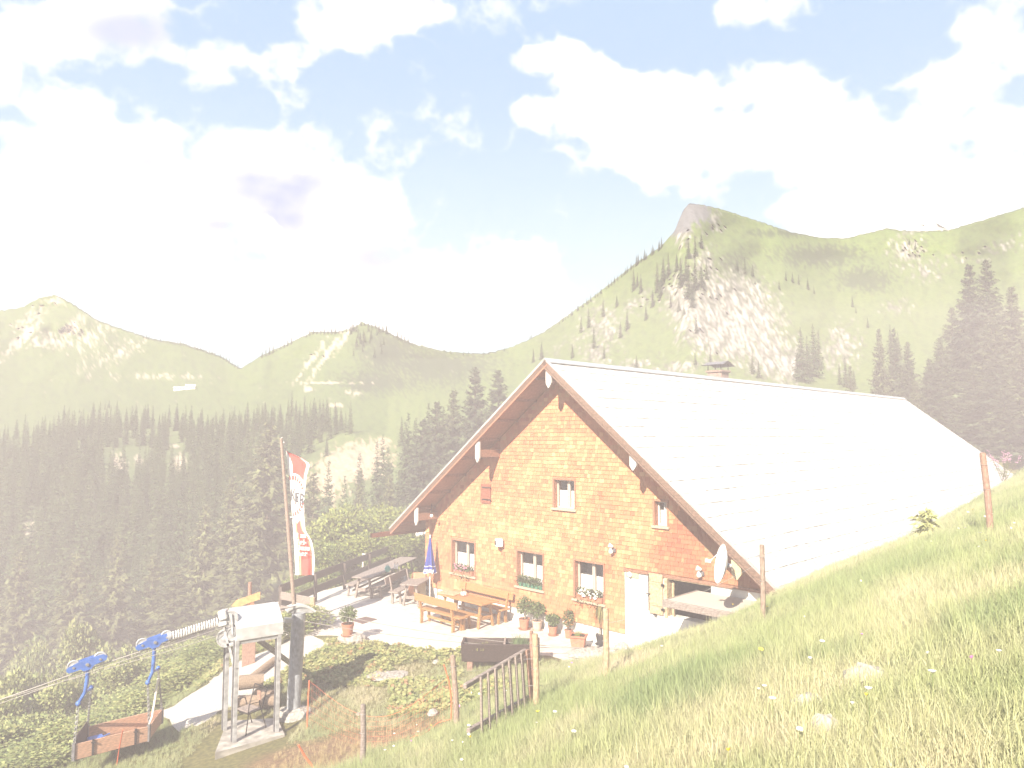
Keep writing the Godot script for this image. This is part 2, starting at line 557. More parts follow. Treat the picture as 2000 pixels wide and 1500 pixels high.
# ---------------------------------------------------------------- near ground
# control points: x, depth (= -z), height; the right half follows one even slope
const GP := [[-5.1, 15.5, -0.70], [-5.9, 15.2, -0.80], [-5.16, 17.0, -0.78], [-4.4, 18.3, -0.48], [-3.1, 17.5, -0.2], [-5.8, 20.3, -0.05], [-3.3, 20.6, -0.03],
	[-1.4, 20.1, -0.02], [0.4, 19.2, 0.0], [-3.7, 12.3, 0.0], [-6.1, 14.2, -0.88], [-11.0, 15.5, -1.6], [-8.2, 15.0, -1.0], [-8.0, 11.0, -1.0], [-4.0, 5.0, 1.4],
	[-10.0, 4.0, -0.6], [-9.7, 18.4, -1.5], [-12.0, 20.0, -2.9], [-8.7, 20.8, -0.9], [-6.9, 20.2, -0.25], [-7.45, 18.3, -0.6], [-7.9, 16.5, -0.86], [-7.6, 24.0, -0.4],
	[-9.5, 26.0, -1.8], [-14.0, 28.0, -5.0], [-20.0, 20.0, -5.8], [-18.0, 12.0, -3.8], [-25.0, 35.0, -14.0], [-12.0, 40.0, -9.0], [-5.0, 34.0, -2.0], [-5.0, 50.0, -9.0],
	[3.0, 50.0, -5.0], [15.0, 55.0, 0.0], [30.0, 50.0, 3.4], [45.0, 40.0, 8.0], [-40.0, 20.0, -14.0], [-40.0, 50.0, -26.0], [-60.0, 65.0, -36.0], [0.0, 72.0, -12.0],
	[40.0, 72.0, 4.0], [-60.0, 0.0, -16.0], [-20.0, -10.0, -3.0], [60.0, 10.0, 24.0], [60.0, 60.0, 10.0]]
const PLANE := [[0, 0], [5, 0], [11, 0], [-3, 2], [0, 6], [6, 6], [13, 6], [2, 12], [7.65, 11.6], [14, 12], [8, 18], [17, 24], [24, 18], [-1, 12], [-2.4, 12.2], [30, 30], [1, 16], [4, 15], [30, 0], [3, -12], [-1.2, 15.5]]
var gx := PackedFloat64Array()
var gz := PackedFloat64Array()
var gw := PackedFloat64Array()
var cut := PackedVector2Array()
var path_poly := PackedVector2Array()
func kern(r2: float) -> float:
	return 0.0 if r2 < 1e-9 else r2 * log(r2)
func fit_ground() -> void:
	var ys := []
	for p in GP:
		gx.append(p[0]); gz.append(-p[1]); ys.append(p[2])
	for p in PLANE:
		gx.append(p[0]); gz.append(-p[1]); ys.append(4.18 + 0.36 * p[0] - 0.24 * p[1])
	var n := gx.size()
	var a := []
	for i in n + 3:
		var row := PackedFloat64Array()
		row.resize(n + 4)
		a.append(row)
	for i in n:
		for j in n:
			a[i][j] = kern((gx[i] - gx[j]) ** 2 + (gz[i] - gz[j]) ** 2)
		a[i][i] += 2.0
		a[i][n] = 1.0; a[i][n + 1] = gx[i]; a[i][n + 2] = gz[i]
		a[n][i] = 1.0; a[n + 1][i] = gx[i]; a[n + 2][i] = gz[i]
		a[i][n + 3] = ys[i]
	var m := n + 3
	for c in m:
		var b := c
		for r in range(c, m):
			if absf(a[r][c]) > absf(a[b][c]):
				b = r
		var t: PackedFloat64Array = a[c]; a[c] = a[b]; a[b] = t
		var rc: PackedFloat64Array = a[c]
		for r in range(c + 1, m):
			var k: float = a[r][c] / rc[c]
			if k != 0.0:
				var rr: PackedFloat64Array = a[r]
				for q in range(c, m + 1):
					rr[q] -= k * rc[q]
				a[r] = rr
	gw.resize(m)
	for c in range(m - 1, -1, -1):
		var s: float = a[c][m]
		for q in range(c + 1, m):
			s -= a[c][q] * gw[q]
		gw[c] = s / a[c][c]
	# the levelled ground: terrace and the house's own floor
	for p in [[0.62, -18.9], [1.41, -16.81], [2.12, -15.3], [3.04, -14.6], [3.89, -14.1], [4.5, -14.2], [5.6, -15.7], [7.1, -16.6], [9.6, -17.5], [12.84, -20.4], [16.72, -24.1], [34.0, -42.0], [24.0, -50.0], [-5.5, -30.0], [-8.2, -25.2], [-7.4, -22.6], [-6.0, -20.9], [-4.6, -20.7], [-3.3, -20.4], [-1.4, -19.9]]:
		cut.append(Vector2(p[0], p[1]))
func raw_ground(x: float, z: float) -> float:
	var n := gx.size()
	var s := gw[n] + gw[n + 1] * x + gw[n + 2] * z
	for i in n:
		var r2 := (x - gx[i]) * (x - gx[i]) + (z - gz[i]) * (z - gz[i])
		if r2 > 1e-9:
			s += gw[i] * r2 * log(r2)
	return s
var cache := PackedFloat32Array()
const CX := 180
const CZ := 190
func fill_cache() -> void:
	var c := PackedFloat32Array()
	for j in CZ:
		for i in CX:
			c.append(ground(-15.0 + i * 0.2, -34.0 + j * 0.2))
	cache = c
func ground(x: float, z: float) -> float:
	if not cache.is_empty():
		var fx := (x + 15.0) / 0.2
		var fz := (z + 34.0) / 0.2
		if fx >= 0.0 and fz >= 0.0 and fx < CX - 1 and fz < CZ - 1:
			var i := int(fx)
			var j := int(fz)
			var k := j * CX + i
			return lerpf(lerpf(cache[k], cache[k + 1], fx - i), lerpf(cache[k + CX], cache[k + CX + 1], fx - i), fz - j)
	var s := raw_ground(x, z)
	var p := Vector2(x, z)
	if Geometry2D.is_point_in_polygon(p, cut):
		var d := 1e9
		for i in cut.size():
			var q := Geometry2D.get_closest_point_to_segment(p, cut[i], cut[(i + 1) % cut.size()])
			d = minf(d, q.distance_to(p))
		return lerpf(s, -0.06, smoothstep(0.0, 0.9, d))
	return s + noise.get_noise_2d(x * 3.0, z * 3.0) * 0.10 * smoothstep(2.0, 6.0, -z)
func grid_axis(a: float, b: float, f0: float, f1: float, fine: float, coarse: float) -> Array:
	var out := []
	var t := a
	while t < b:
		out.append(t)
		t += fine if t >= f0 and t < f1 else coarse
	out.append(b)
	return out
func sheet(called: String, xs: Array, zs: Array, hf: Callable, cf: Callable, mt: Material) -> MeshInstance3D:
	var nx := xs.size()
	var nz := zs.size()
	var v := PackedVector3Array()
	var c := PackedColorArray()
	for j in nz:
		for i in nx:
			var p := Vector3(xs[i], hf.call(xs[i], zs[j]), zs[j])
			v.append(p)
			c.append(cf.call(p))
	var o := MeshInstance3D.new()
	o.name = called
	o.mesh = grid_mesh(v, c, nx, nz)
	o.material_override = mt
	add_child(o)
	o.set_meta("kind", "structure")
	return o
func grid_mesh(v: PackedVector3Array, c: PackedColorArray, nx: int, nz: int) -> ArrayMesh:
	var id := PackedInt32Array()
	var n := PackedVector3Array()
	n.resize(v.size())
	for j in nz - 1:
		for i in nx - 1:
			var a := j * nx + i
			for t in [[a, a + 1, a + nx], [a + 1, a + nx + 1, a + nx]]:
				var m := (v[t[1]] - v[t[0]]).cross(v[t[2]] - v[t[0]])
				if m.y < 0.0:
					m = -m
					id.append(t[0]); id.append(t[1]); id.append(t[2])
				else:
					id.append(t[0]); id.append(t[2]); id.append(t[1])
				n[t[0]] += m; n[t[1]] += m; n[t[2]] += m
	for i in n.size():
		n[i] = n[i].normalized()
	var arr := []
	arr.resize(Mesh.ARRAY_MAX)
	arr[Mesh.ARRAY_VERTEX] = v
	arr[Mesh.ARRAY_NORMAL] = n
	arr[Mesh.ARRAY_COLOR] = c
	arr[Mesh.ARRAY_INDEX] = id
	var m := ArrayMesh.new()
	m.add_surface_from_arrays(Mesh.PRIMITIVE_TRIANGLES, arr)
	return m
func meadow_color(p: Vector3) -> Color:
	var t := noise.get_noise_2d(p.x * 9.0, p.z * 9.0) * 0.5 + 0.5
	var u := noise2.get_noise_2d(p.x * 30.0, p.z * 30.0) * 0.5 + 0.5
	var c := Vector3(0.12, 0.14, 0.04).lerp(Vector3(0.26, 0.22, 0.09), clampf(t * 0.7 + u * 0.5 - 0.2, 0, 1))
	# worn reddish earth between the netting and the lift
	var e := Vector2((p.x + 3.6) / 2.6, (p.z + 14.2) / 1.5).length() + (u - 0.5) * 0.9
	c = c.lerp(Vector3(0.30, 0.17, 0.10), smoothstep(1.0, 0.5, e) * 0.8)
	return Color(c.x, c.y, c.z)
func near_ground() -> void:
	fill_cache()
	var xs := grid_axis(-70, 70, -13, 18, 0.28, 2.0)
	var zs := grid_axis(-75, 14, -32, -2, 0.28, 2.0)
	sheet("meadow", xs, zs, ground, meadow_color, M.meadow)
	# terrace slab
	var m := mb()
	var poly := PackedVector2Array()
	for q in [[606, 1260], [680, 1252], [770, 1256], [900, 1268], [1060, 1293]]:
		var p := gp(q[0], q[1], 0.0)
		poly.append(Vector2(p.x, -p.z))
	for q in [[1.5, -16.9], [2.3, -15.4], [4.6, -14.3], [8.2, -16.8], [-3.0, -27.5], [-4.8, -31.0], [-8.3, -25.3], [-7.5, -22.7]]:
		poly.append(Vector2(q[0], -q[1]))
	m.prism(poly, Transform3D(Basis(Vector3(1, 0, 0), Vector3(0, 0, -1), Vector3(0, 1, 0)), Vector3(0, 0.0, 0)), 0.5)
	struct("terrace", m, M.terrace)
	# gravel path down past the lift
	var left := [[590, 1240], [545, 1262], [480, 1285], [425, 1320], [380, 1352], [335, 1382], [265, 1402]]
	var right := [[640, 1262], [600, 1285], [560, 1312], [510, 1345], [460, 1375], [420, 1402], [345, 1432]]
	for q in left:
		var w := tp(q[0], q[1])
		path_poly.append(Vector2(w.x, w.z))
	for i in range(right.size() - 1, -1, -1):
		var w := tp(right[i][0], right[i][1])
		path_poly.append(Vector2(w.x, w.z))
	var pv := PackedVector3Array()
	var pc := PackedColorArray()
	var rows := 60
	var cols := 10
	for j in rows:
		var f := float(j) / (rows - 1) * (left.size() - 1)
		var k := mini(int(f), left.size() - 2)
		var a := tp(lerpf(left[k][0], left[k + 1][0], f - k), lerpf(left[k][1], left[k + 1][1], f - k))
		var b := tp(lerpf(right[k][0], right[k + 1][0], f - k), lerpf(right[k][1], right[k + 1][1], f - k))
		for i in cols:
			var w := float(i) / (cols - 1)
			var p := a.lerp(b, w)
			var ed := absf(w - 0.5) * 2.0
			p.x += noise2.get_noise_2d(p.x * 60.0, p.z * 60.0) * 0.35 * ed
			p.y = ground(p.x, p.z) + 0.05 - 0.05 * ed * ed
			pv.append(p)
			pc.append(Color(1, 1, 1))
	var o := MeshInstance3D.new()
	o.name = "path"
	o.mesh = grid_mesh(pv, pc, cols, rows)
	o.material_override = M.gravel
	add_child(o)
	o.set_meta("kind", "structure")

# ---------------------------------------------------------------- mountains
const SKYLINE := [[-500, 640], [-300, 600], [-150, 590], [0, 607], [45, 600], [75, 582], [108, 576], [125, 584], [145, 595], [190, 625], [245, 645], [300, 662], [360, 672], [430, 695], [470, 720],
	[510, 695], [560, 672], [610, 648], [660, 648], [690, 640], [708, 630], [740, 640], [780, 660], [810, 672], [860, 684], [905, 690], [950, 690], [1000, 678], [1060, 650], [1120, 608],
	[1180, 563], [1240, 515], [1290, 482], [1318, 450], [1332, 415], [1345, 397], [1365, 399], [1405, 407], [1470, 428], [1540, 452], [1600, 464], [1650, 466], [1690, 456], [1730, 446],
	[1780, 452], [1850, 450], [1920, 430], [2000, 405], [2150, 360], [2300, 330], [2500, 300]]
const DPY := [1420, 1300, 1200, 1100, 1000, 900, 850, 800, 750, 700, 650, 600, 500, 400, 300]
const DCOL := [[-500, [70, 120, 165, 220, 305, 460, 620, 950, 1400, 1800, 2100, 2300, 2400, 2500, 2600]],
	[0, [70, 120, 165, 220, 305, 460, 620, 950, 1500, 1900, 2200, 2400, 2500, 2600, 2700]],
	[300, [70, 118, 162, 216, 300, 450, 610, 930, 1500, 1950, 2300, 2400, 2500, 2600, 2700]],
	[440, [66, 110, 152, 205, 285, 420, 570, 850, 1350, 2000, 2300, 2400, 2500, 2600, 2700]],
	[520, [62, 100, 140, 195, 270, 400, 540, 780, 1150, 1450, 1600, 1700, 1800, 1900, 2000]],
	[700, [55, 75, 105, 150, 210, 310, 410, 570, 850, 1080, 1260, 1400, 1500, 1600, 1700]],
	[900, [40, 50, 66, 95, 140, 230, 310, 440, 720, 1250, 1350, 1400, 1500, 1600, 1700]],
	[1000, [40, 48, 62, 85, 120, 190, 250, 350, 520, 820, 1000, 1100, 1200, 1300, 1400]],
	[1150, [40, 48, 58, 75, 100, 160, 205, 270, 350, 450, 580, 720, 900, 1000, 1100]],
	[1350, [40, 48, 58, 75, 100, 170, 220, 270, 330, 380, 425, 470, 560, 660, 760]],
	[1500, [40, 48, 58, 75, 100, 170, 220, 270, 330, 390, 450, 520, 700, 850, 900]],
	[1650, [40, 48, 58, 75, 100, 170, 220, 280, 350, 420, 510, 620, 860, 1000, 1100]],
	[1850, [40, 48, 58, 75, 100, 160, 200, 250, 310, 380, 470, 580, 800, 900, 1000]],
	[2000, [40, 46, 55, 70, 95, 140, 170, 210, 260, 315, 385, 460, 600, 720, 820]],
	[2500, [40, 45, 52, 64, 85, 110, 130, 160, 200, 240, 290, 340, 440, 540, 620]]]
func skyline(px: float) -> float:
	for i in SKYLINE.size() - 1:
		if px <= SKYLINE[i + 1][0]:
			return lerpf(SKYLINE[i][1], SKYLINE[i + 1][1], (px - SKYLINE[i][0]) / (SKYLINE[i + 1][0] - SKYLINE[i][0]))
	return SKYLINE[-1][1]
func far_depth(px: float, py: float) -> float:
	var i := 0
	while i < DCOL.size() - 2 and px > DCOL[i + 1][0]:
		i += 1
	var t := clampf((px - DCOL[i][0]) / float(DCOL[i + 1][0] - DCOL[i][0]), 0.0, 1.0)
	t = t * t * (3.0 - 2.0 * t)
	var j := 0
	while j < DPY.size() - 2 and py < DPY[j + 1]:
		j += 1
	var s = (py - DPY[j]) / float(DPY[j + 1] - DPY[j])
	var a := lerpf(log(DCOL[i][1][j]), log(DCOL[i][1][j + 1]), s)
	var b := lerpf(log(DCOL[i + 1][1][j]), log(DCOL[i + 1][1][j + 1]), s)
	return exp(lerpf(a, b, t))
# bare rock and earth: x, y, half-width, half-height, lean, strength
const ROCK := [[1360, 412, 34, 22, 0.0, 1.2], [1330, 430, 22, 40, 0.4, 1.2], [1420, 620, 105, 85, -0.3, 1.3], [1340, 600, 45, 75, 0.35, 0.8], [1375, 520, 40, 60, 0.2, 0.55], [1180, 640, 45, 55, 0.4, 0.55], [1165, 690, 30, 30, 0.4, 0.7], [1500, 690, 60, 60, -0.4, 0.8],
	[1545, 715, 40, 45, 0.0, 0.85], [1640, 680, 45, 55, -0.3, 0.6], [1770, 490, 40, 40, 0.2, 0.55], [1810, 530, 45, 25, 0.2, 0.45], [1750, 600, 40, 14, 0.1, 0.5], [1320, 440, 16, 46, 0.4, 1.0], [1348, 420, 30, 26, 0.0, 0.75],
	[1395, 430, 20, 25, 0.4, 0.6], [1250, 590, 60, 20, 0.6, 0.42], [1130, 660, 90, 14, 0.5, 0.4], [1320, 720, 70, 20, 0.2, 0.6], [1230, 715, 60, 16, 0.3, 0.5], [1930, 620, 60, 25, 0.1, 0.4], [1960, 480, 60, 20, 0.3, 0.35], [1880, 505, 70, 8, -0.12, 0.45],
	[45, 660, 60, 12, 0.75, 0.75], [100, 665, 60, 16, 0.0, 0.55], [140, 640, 40, 14, 0.7, 0.7], [175, 660, 50, 25, 0.4, 0.45], [105, 588, 26, 9, 0.0, 0.6], [230, 690, 90, 20, 0.5, 0.34], [60, 620, 40, 16, 0.6, 0.5], [300, 735, 120, 6, 0.0, 0.4],
	[640, 690, 70, 6, 0.95, 0.75], [610, 700, 60, 6, 0.95, 0.6], [670, 665, 40, 5, 1.0, 0.8], [602, 760, 11, 6, 0.0, 1.0], [655, 792, 14, 6, 0.0, 0.8], [640, 748, 80, 3, 0.0, 0.6], [690, 768, 16, 8, 0.0, 0.6],
	[690, 905, 75, 38, 0.22, 1.15], [640, 940, 45, 45, 0.5, 0.8], [740, 870, 26, 14, 0.2, 0.9], [235, 905, 14, 22, 0.2, 0.75], [350, 908, 16, 22, -0.2, 0.8], [342, 870, 10, 5, 0.0, 0.8], [60, 1040, 16, 30, 0.3, 0.6], [270, 900, 12, 12, 0.0, 0.6], [470, 990, 25, 14, 0.3, 0.7], [440, 1055, 16, 26, 0.0, 0.6], [545, 985, 20, 12, 0.2, 0.7], [555, 935, 20, 12, 0.2, 0.6]]
var rel := FastNoiseLite.new()
func land_relief(x: float, y: float) -> float:
	return rel.get_noise_2d(x + y * 0.5, y * 1.4) * 0.035 + rel.get_noise_2d(x * 3.6 + y * 1.5 + 500.0, y * 3.0) * 0.007
func rock_at(px: float, py: float) -> float:
	var r := 0.0
	for e in ROCK:
		var dx: float = px - e[0]
		var dy: float = py - e[1]
		if absf(dx) > 160.0 or absf(dy) > 130.0:
			continue
		var c := cos(e[4])
		var s := sin(e[4])
		var q := Vector2((dx * c - dy * s) / e[2], (dx * s + dy * c) / e[3]).length()
		r = maxf(r, (1.35 - q) * e[5])
	return r
func far_land() -> void:
	rel.seed = 15
	rel.frequency = 0.006
	rel.fractal_octaves = 2
	var px := -500.0
	var cols := []
	while px <= 2500.0:
		cols.append(px)
		px += 4.0 if px > -60 and px < 2060 else 24.0
	var rows := 190
	var back := 5
	var nx := cols.size()
	var v := PackedVector3Array()
	var c := PackedColorArray()
	var rn := FastNoiseLite.new()
	rn.seed = 5
	rn.frequency = 0.02
	rn.fractal_type = FastNoiseLite.FRACTAL_RIDGED
	rn.fractal_octaves = 3
	for j in rows + back:
		for i in nx:
			var x: float = cols[i]
			var top := skyline(x) + noise2.get_noise_1d(x * 9.0) * 2.5
			var t := minf(1.0, float(j) / (rows - 1))
			var y := lerpf(1420.0, top, pow(t, 0.8))
			var d := far_depth(x, y)
			var rk := rock_at(x, y)
			var streak := noise2.get_noise_2d(x * 5.0 + y * 2.0, y * 2.6 - x)
			var fine := noise2.get_noise_2d(x * 16.0, y * 13.0)
			var rock := smoothstep(0.32, 0.62, rk + streak * 0.65 + fine * 0.4) if rk > 0.0 else 0.0
			if y < 850.0 and rk <= 0.0:
				rock = smoothstep(0.5, 0.62, streak * 0.6 + fine * 0.55) * 0.5
			var edge := smoothstep(0.0, 0.06, 1.0 - t)
			var relief := land_relief(x, y)
			relief += rock * (rn.get_noise_2d(x * 2.4 - y * 1.0, y * 0.6) * 0.014)
			d *= 1.0 + relief * edge
			var p := dp(x, y, d)
			if j >= rows:
				p = dp(x, top, d)
				var k := float(j - rows + 1)
				var dir := Vector3(ray(x, top).x, 0, -1).normalized()
				p += dir * d * 0.05 * k - Vector3(0, d * 0.02 * k * k, 0)
			v.append(p)
			var g := noise.get_noise_2d(x * 4.0, y * 6.0) * 0.5 + 0.5
			var col := Vector3(0.085, 0.14, 0.036).lerp(Vector3(0.14, 0.175, 0.05), g)
			col = col.lerp(Vector3(0.07, 0.10, 0.035), smoothstep(0.1, 0.4, noise2.get_noise_2d(x * 3.0 + 900.0, y * 4.0)) * 0.7)
			if y > 850.0:
				col = col.lerp(Vector3(0.075, 0.11, 0.035), smoothstep(850.0, 900.0, y) * 0.5)
			# dwarf pine thickets; the dark saddle patch also paints in hillside shade
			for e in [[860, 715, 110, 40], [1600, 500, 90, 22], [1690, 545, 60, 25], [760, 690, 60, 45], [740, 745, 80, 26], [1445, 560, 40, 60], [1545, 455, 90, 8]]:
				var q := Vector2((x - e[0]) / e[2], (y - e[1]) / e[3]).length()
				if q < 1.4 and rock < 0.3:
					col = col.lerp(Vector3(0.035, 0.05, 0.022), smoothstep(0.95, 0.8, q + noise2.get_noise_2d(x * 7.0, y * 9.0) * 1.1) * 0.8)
			var rc := Vector3(0.40, 0.37, 0.34).lerp(Vector3(0.09, 0.095, 0.06), clampf(rn.get_noise_2d(x * 4.4 - y * 1.8, y * 1.0) * 1.3 + 0.22 + fine * 0.9, 0, 1))
			if x > 590 and x < 780 and y > 850:
				rc = Vector3(0.46, 0.36, 0.25).lerp(Vector3(0.30, 0.23, 0.15), clampf(fine + 0.4, 0, 1))
			elif x < 760:
				rc = rc.lerp(Vector3(0.46, 0.38, 0.28), 0.7)
				col *= Vector3(0.8, 0.85, 0.8)
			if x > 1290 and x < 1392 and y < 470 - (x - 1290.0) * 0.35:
				rc = Vector3(0.13, 0.13, 0.14)  # shade on the summit wedge, put into a darker rock colour
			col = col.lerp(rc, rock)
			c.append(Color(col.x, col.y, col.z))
	var o := MeshInstance3D.new()
	o.name = "mountains"
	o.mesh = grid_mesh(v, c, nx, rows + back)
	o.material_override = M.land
	add_child(o)
	o.set_meta("kind", "structure")
	# a bare limestone summit looking over the saddle from far away
	var far := mbc()
	var pr := [[1770, 452], [1784, 440], [1796, 436], [1806, 440], [1814, 434], [1826, 434], [1838, 441], [1852, 448], [1864, 452]]
	for i in pr.size() - 1:
		var a := dp(pr[i][0], pr[i][1], 3600)
		var b := dp(pr[i + 1][0], pr[i + 1][1], 3600)
		var a2 := dp(pr[i][0] - 10, 490, 3300)
		var b2 := dp(pr[i + 1][0] - 10, 490, 3300)
		var prev_a := a2
		var prev_b := b2
		for k in range(1, 7):
			var f := k / 6.0
			var na := a2.lerp(a, f) + Vector3(0, 0, 40.0 * noise.get_noise_2d(i * 40.0, k * 40.0))
			var nb := b2.lerp(b, f) + Vector3(0, 0, 40.0 * noise.get_noise_2d(i * 40.0 + 40.0, k * 40.0))
			var s := 0.27 + 0.14 * noise2.get_noise_2d(i * 70.0, k * 90.0)
			far.col = Color(s, s * 0.97, s * 0.93)
			far.face([prev_a, prev_b, nb, na], Vector3(0, 0.4, 1))
			prev_a = na
			prev_b = nb
		far.face([a, b, b + Vector3(0, -150, -400), a + Vector3(0, -150, -400)], Vector3(0, 1, -1))
	struct("distant_summit", far, M.vcol)

# ---------------------------------------------------------------- trees
func leafcard(m: MB, p: Vector3, d: Vector3, side: Vector3, l: float, w: float) -> void:
	m.leaf(p - side * w * 0.5, p + side * w * 0.5, p + d * l, 0.5)
func spruce_crown(h: float, r: float, whorls: int, arms: int, twigs: int, seed_: int, tone: Vector3, gap := 0.1) -> MB:
	var g := RandomNumberGenerator.new()
	g.seed = seed_
	var m := mbc()
	for i in whorls:
		var f := (i + g.randf() * 0.6) / whorls
		var y := h * (gap + (1.0 - gap) * f)
		var len := r * pow(1.0 - f, 0.82) * (0.75 + 0.4 * g.randf()) + 0.10
		var a0 := g.randf() * TAU
		for k in arms:
			if g.randf() < 0.08:
				continue
			var an := a0 + TAU * k / arms + g.randf_range(-0.3, 0.3)
			var l := len * g.randf_range(0.65, 1.12)
			var yy := y + h / whorls * g.randf_range(-0.6, 0.6)
			var out := Vector3(cos(an), 0, sin(an))
			var drop := lerpf(0.5, -0.25, f) * l * g.randf_range(0.7, 1.2)
			var side := out.cross(Vector3.UP)
			var arm_tone := g.randf_range(0.6, 1.45)  # random tone per branch
			for t in twigs:
				var s := (t + 0.5 + g.randf_range(-0.4, 0.4)) / twigs
				var p := Vector3(0, yy, 0) + out * l * s + Vector3.UP * (-drop * s * s + 0.22 * l * s * s * s)
				var sz := (l * (0.42 if twigs > 4 else 0.5) * (1.0 - 0.55 * s) + 0.10) * g.randf_range(0.7, 1.25)
				var sg := -1.0 if t % 2 == 0 else 1.0
				var d := (out * g.randf_range(0.35, 0.9) + side * sg * g.randf_range(0.25, 0.9) + Vector3.UP * (g.randf_range(-0.75, 0.05) if twigs > 4 else g.randf_range(-1.5, -0.3))).normalized()
				var v := arm_tone * g.randf_range(0.7, 1.3)
				m.col = Color(tone.x * v, tone.y * v, tone.z * v)
				leafcard(m, p, d, d.cross(Vector3(g.randf_range(-1, 1), g.randf_range(-0.3, 1.0), g.randf_range(-1, 1))).normalized(), sz, sz * g.randf_range(0.42, 0.66))
				leafcard(m, p, (out + Vector3.UP * g.randf_range(-0.9, -0.1)).normalized(), side, sz * 0.95, sz * 0.6)
	m.col = Color(tone.x, tone.y, tone.z)
	for k in 10:
		leafcard(m, Vector3(0, h * (0.94 + 0.005 * k), 0), Vector3(g.randf_range(-1, 1), 1.2, g.randf_range(-1, 1)).normalized(), Vector3(1, 0, 0), h * 0.03, 0.08)
	return m
func spruce(seed_: int, h: float, r: float, whorls: int, arms: int, twigs: int, tone: Vector3, gap := 0.1) -> Node3D:
	var o := Node3D.new()
	o.set_meta("base", "spruce_tree")
	o.set_meta("category", "tree")
	var t := mb()
	t.path([Vector3.ZERO, Vector3(0.03, h * 0.4, 0.02), Vector3(0, h * 0.99, 0)], [h * 0.013 + 0.03, h * 0.009 + 0.02, 0.012], 7)
	part("trunk", t, M.bark, o)
	part("crown", spruce_crown(h, r, whorls, arms, twigs, seed_, tone, gap), M.needle, o)
	return o
func leafy(seed_: int, base: String, h: float, r: float, leaves: int, size: float, tone: Vector3, tone2: Vector3, stem := true) -> Node3D:
	var g := RandomNumberGenerator.new()
	g.seed = seed_
	var o := Node3D.new()
	o.set_meta("base", base)
	o.set_meta("category", "tree" if base.ends_with("tree") else "shrub")
	var t := mb()
	var m := mbc()
	var clumps := []
	for k in 12:
		var an := g.randf() * TAU
		var f := g.randf()
		var rr := r * sqrt(g.randf()) * 0.75 * (1.0 - 0.4 * f)
		clumps.append([Vector3(cos(an) * rr, h * (0.22 + 0.66 * f), sin(an) * rr), r * g.randf_range(0.28, 0.5)])
	for k in clumps.size():
		var c: Vector3 = clumps[k][0]
		if stem and k < 7:
			t.path([Vector3(0, 0, 0), Vector3(c.x * 0.3, c.y * 0.55, c.z * 0.3), c], [h * 0.014 + 0.012, h * 0.009 + 0.008, 0.006], 5)
		for i in leaves / 12:
			var d := Vector3(g.randfn(), g.randfn(), g.randfn()).normalized()
			var p: Vector3 = c + d * clumps[k][1] * pow(g.randf(), 0.4) * Vector3(1, 0.8, 1)
			if p.y < 0.02:
				p.y = 0.02 + g.randf() * 0.1
			var v := g.randf_range(0.6, 1.35)
			var q := tone.lerp(tone2, g.randf()) * v
			m.col = Color(q.x, q.y, q.z)
			var l := size * g.randf_range(0.6, 1.3)
			var e := (d + Vector3(g.randfn(), g.randfn() * 0.6 + 0.2, g.randfn())).normalized()
			var s := e.cross(Vector3(g.randfn(), g.randfn(), g.randfn())).normalized()
			m.leaf(p, p + e * l * 0.5 + s * l * 0.32, p + e * l, 0.6)
			m.leaf(p, p + e * l, p + e * l * 0.5 - s * l * 0.32, 0.6)
	if stem:
		part("trunk" if base.ends_with("tree") else "stem", t, M.bark, o)
	part("crown" if base.ends_with("tree") else "foliage", m, M.leaf, o)
	return o
func in_poly(p: Vector2, poly: Array) -> bool:
	var q := PackedVector2Array()
	for e in poly:
		q.append(Vector2(e[0], e[1]))
	return Geometry2D.is_point_in_polygon(p, q)
func far_base(px: float, py: float) -> Vector3:
	var rl := land_relief(px, py)
	var t := (py - skyline(px)) / maxf(1420.0 - skyline(px), 1.0)
	return dp(px, py, far_depth(px, py) * (1.0 + rl * smoothstep(0.0, 0.06, t)))
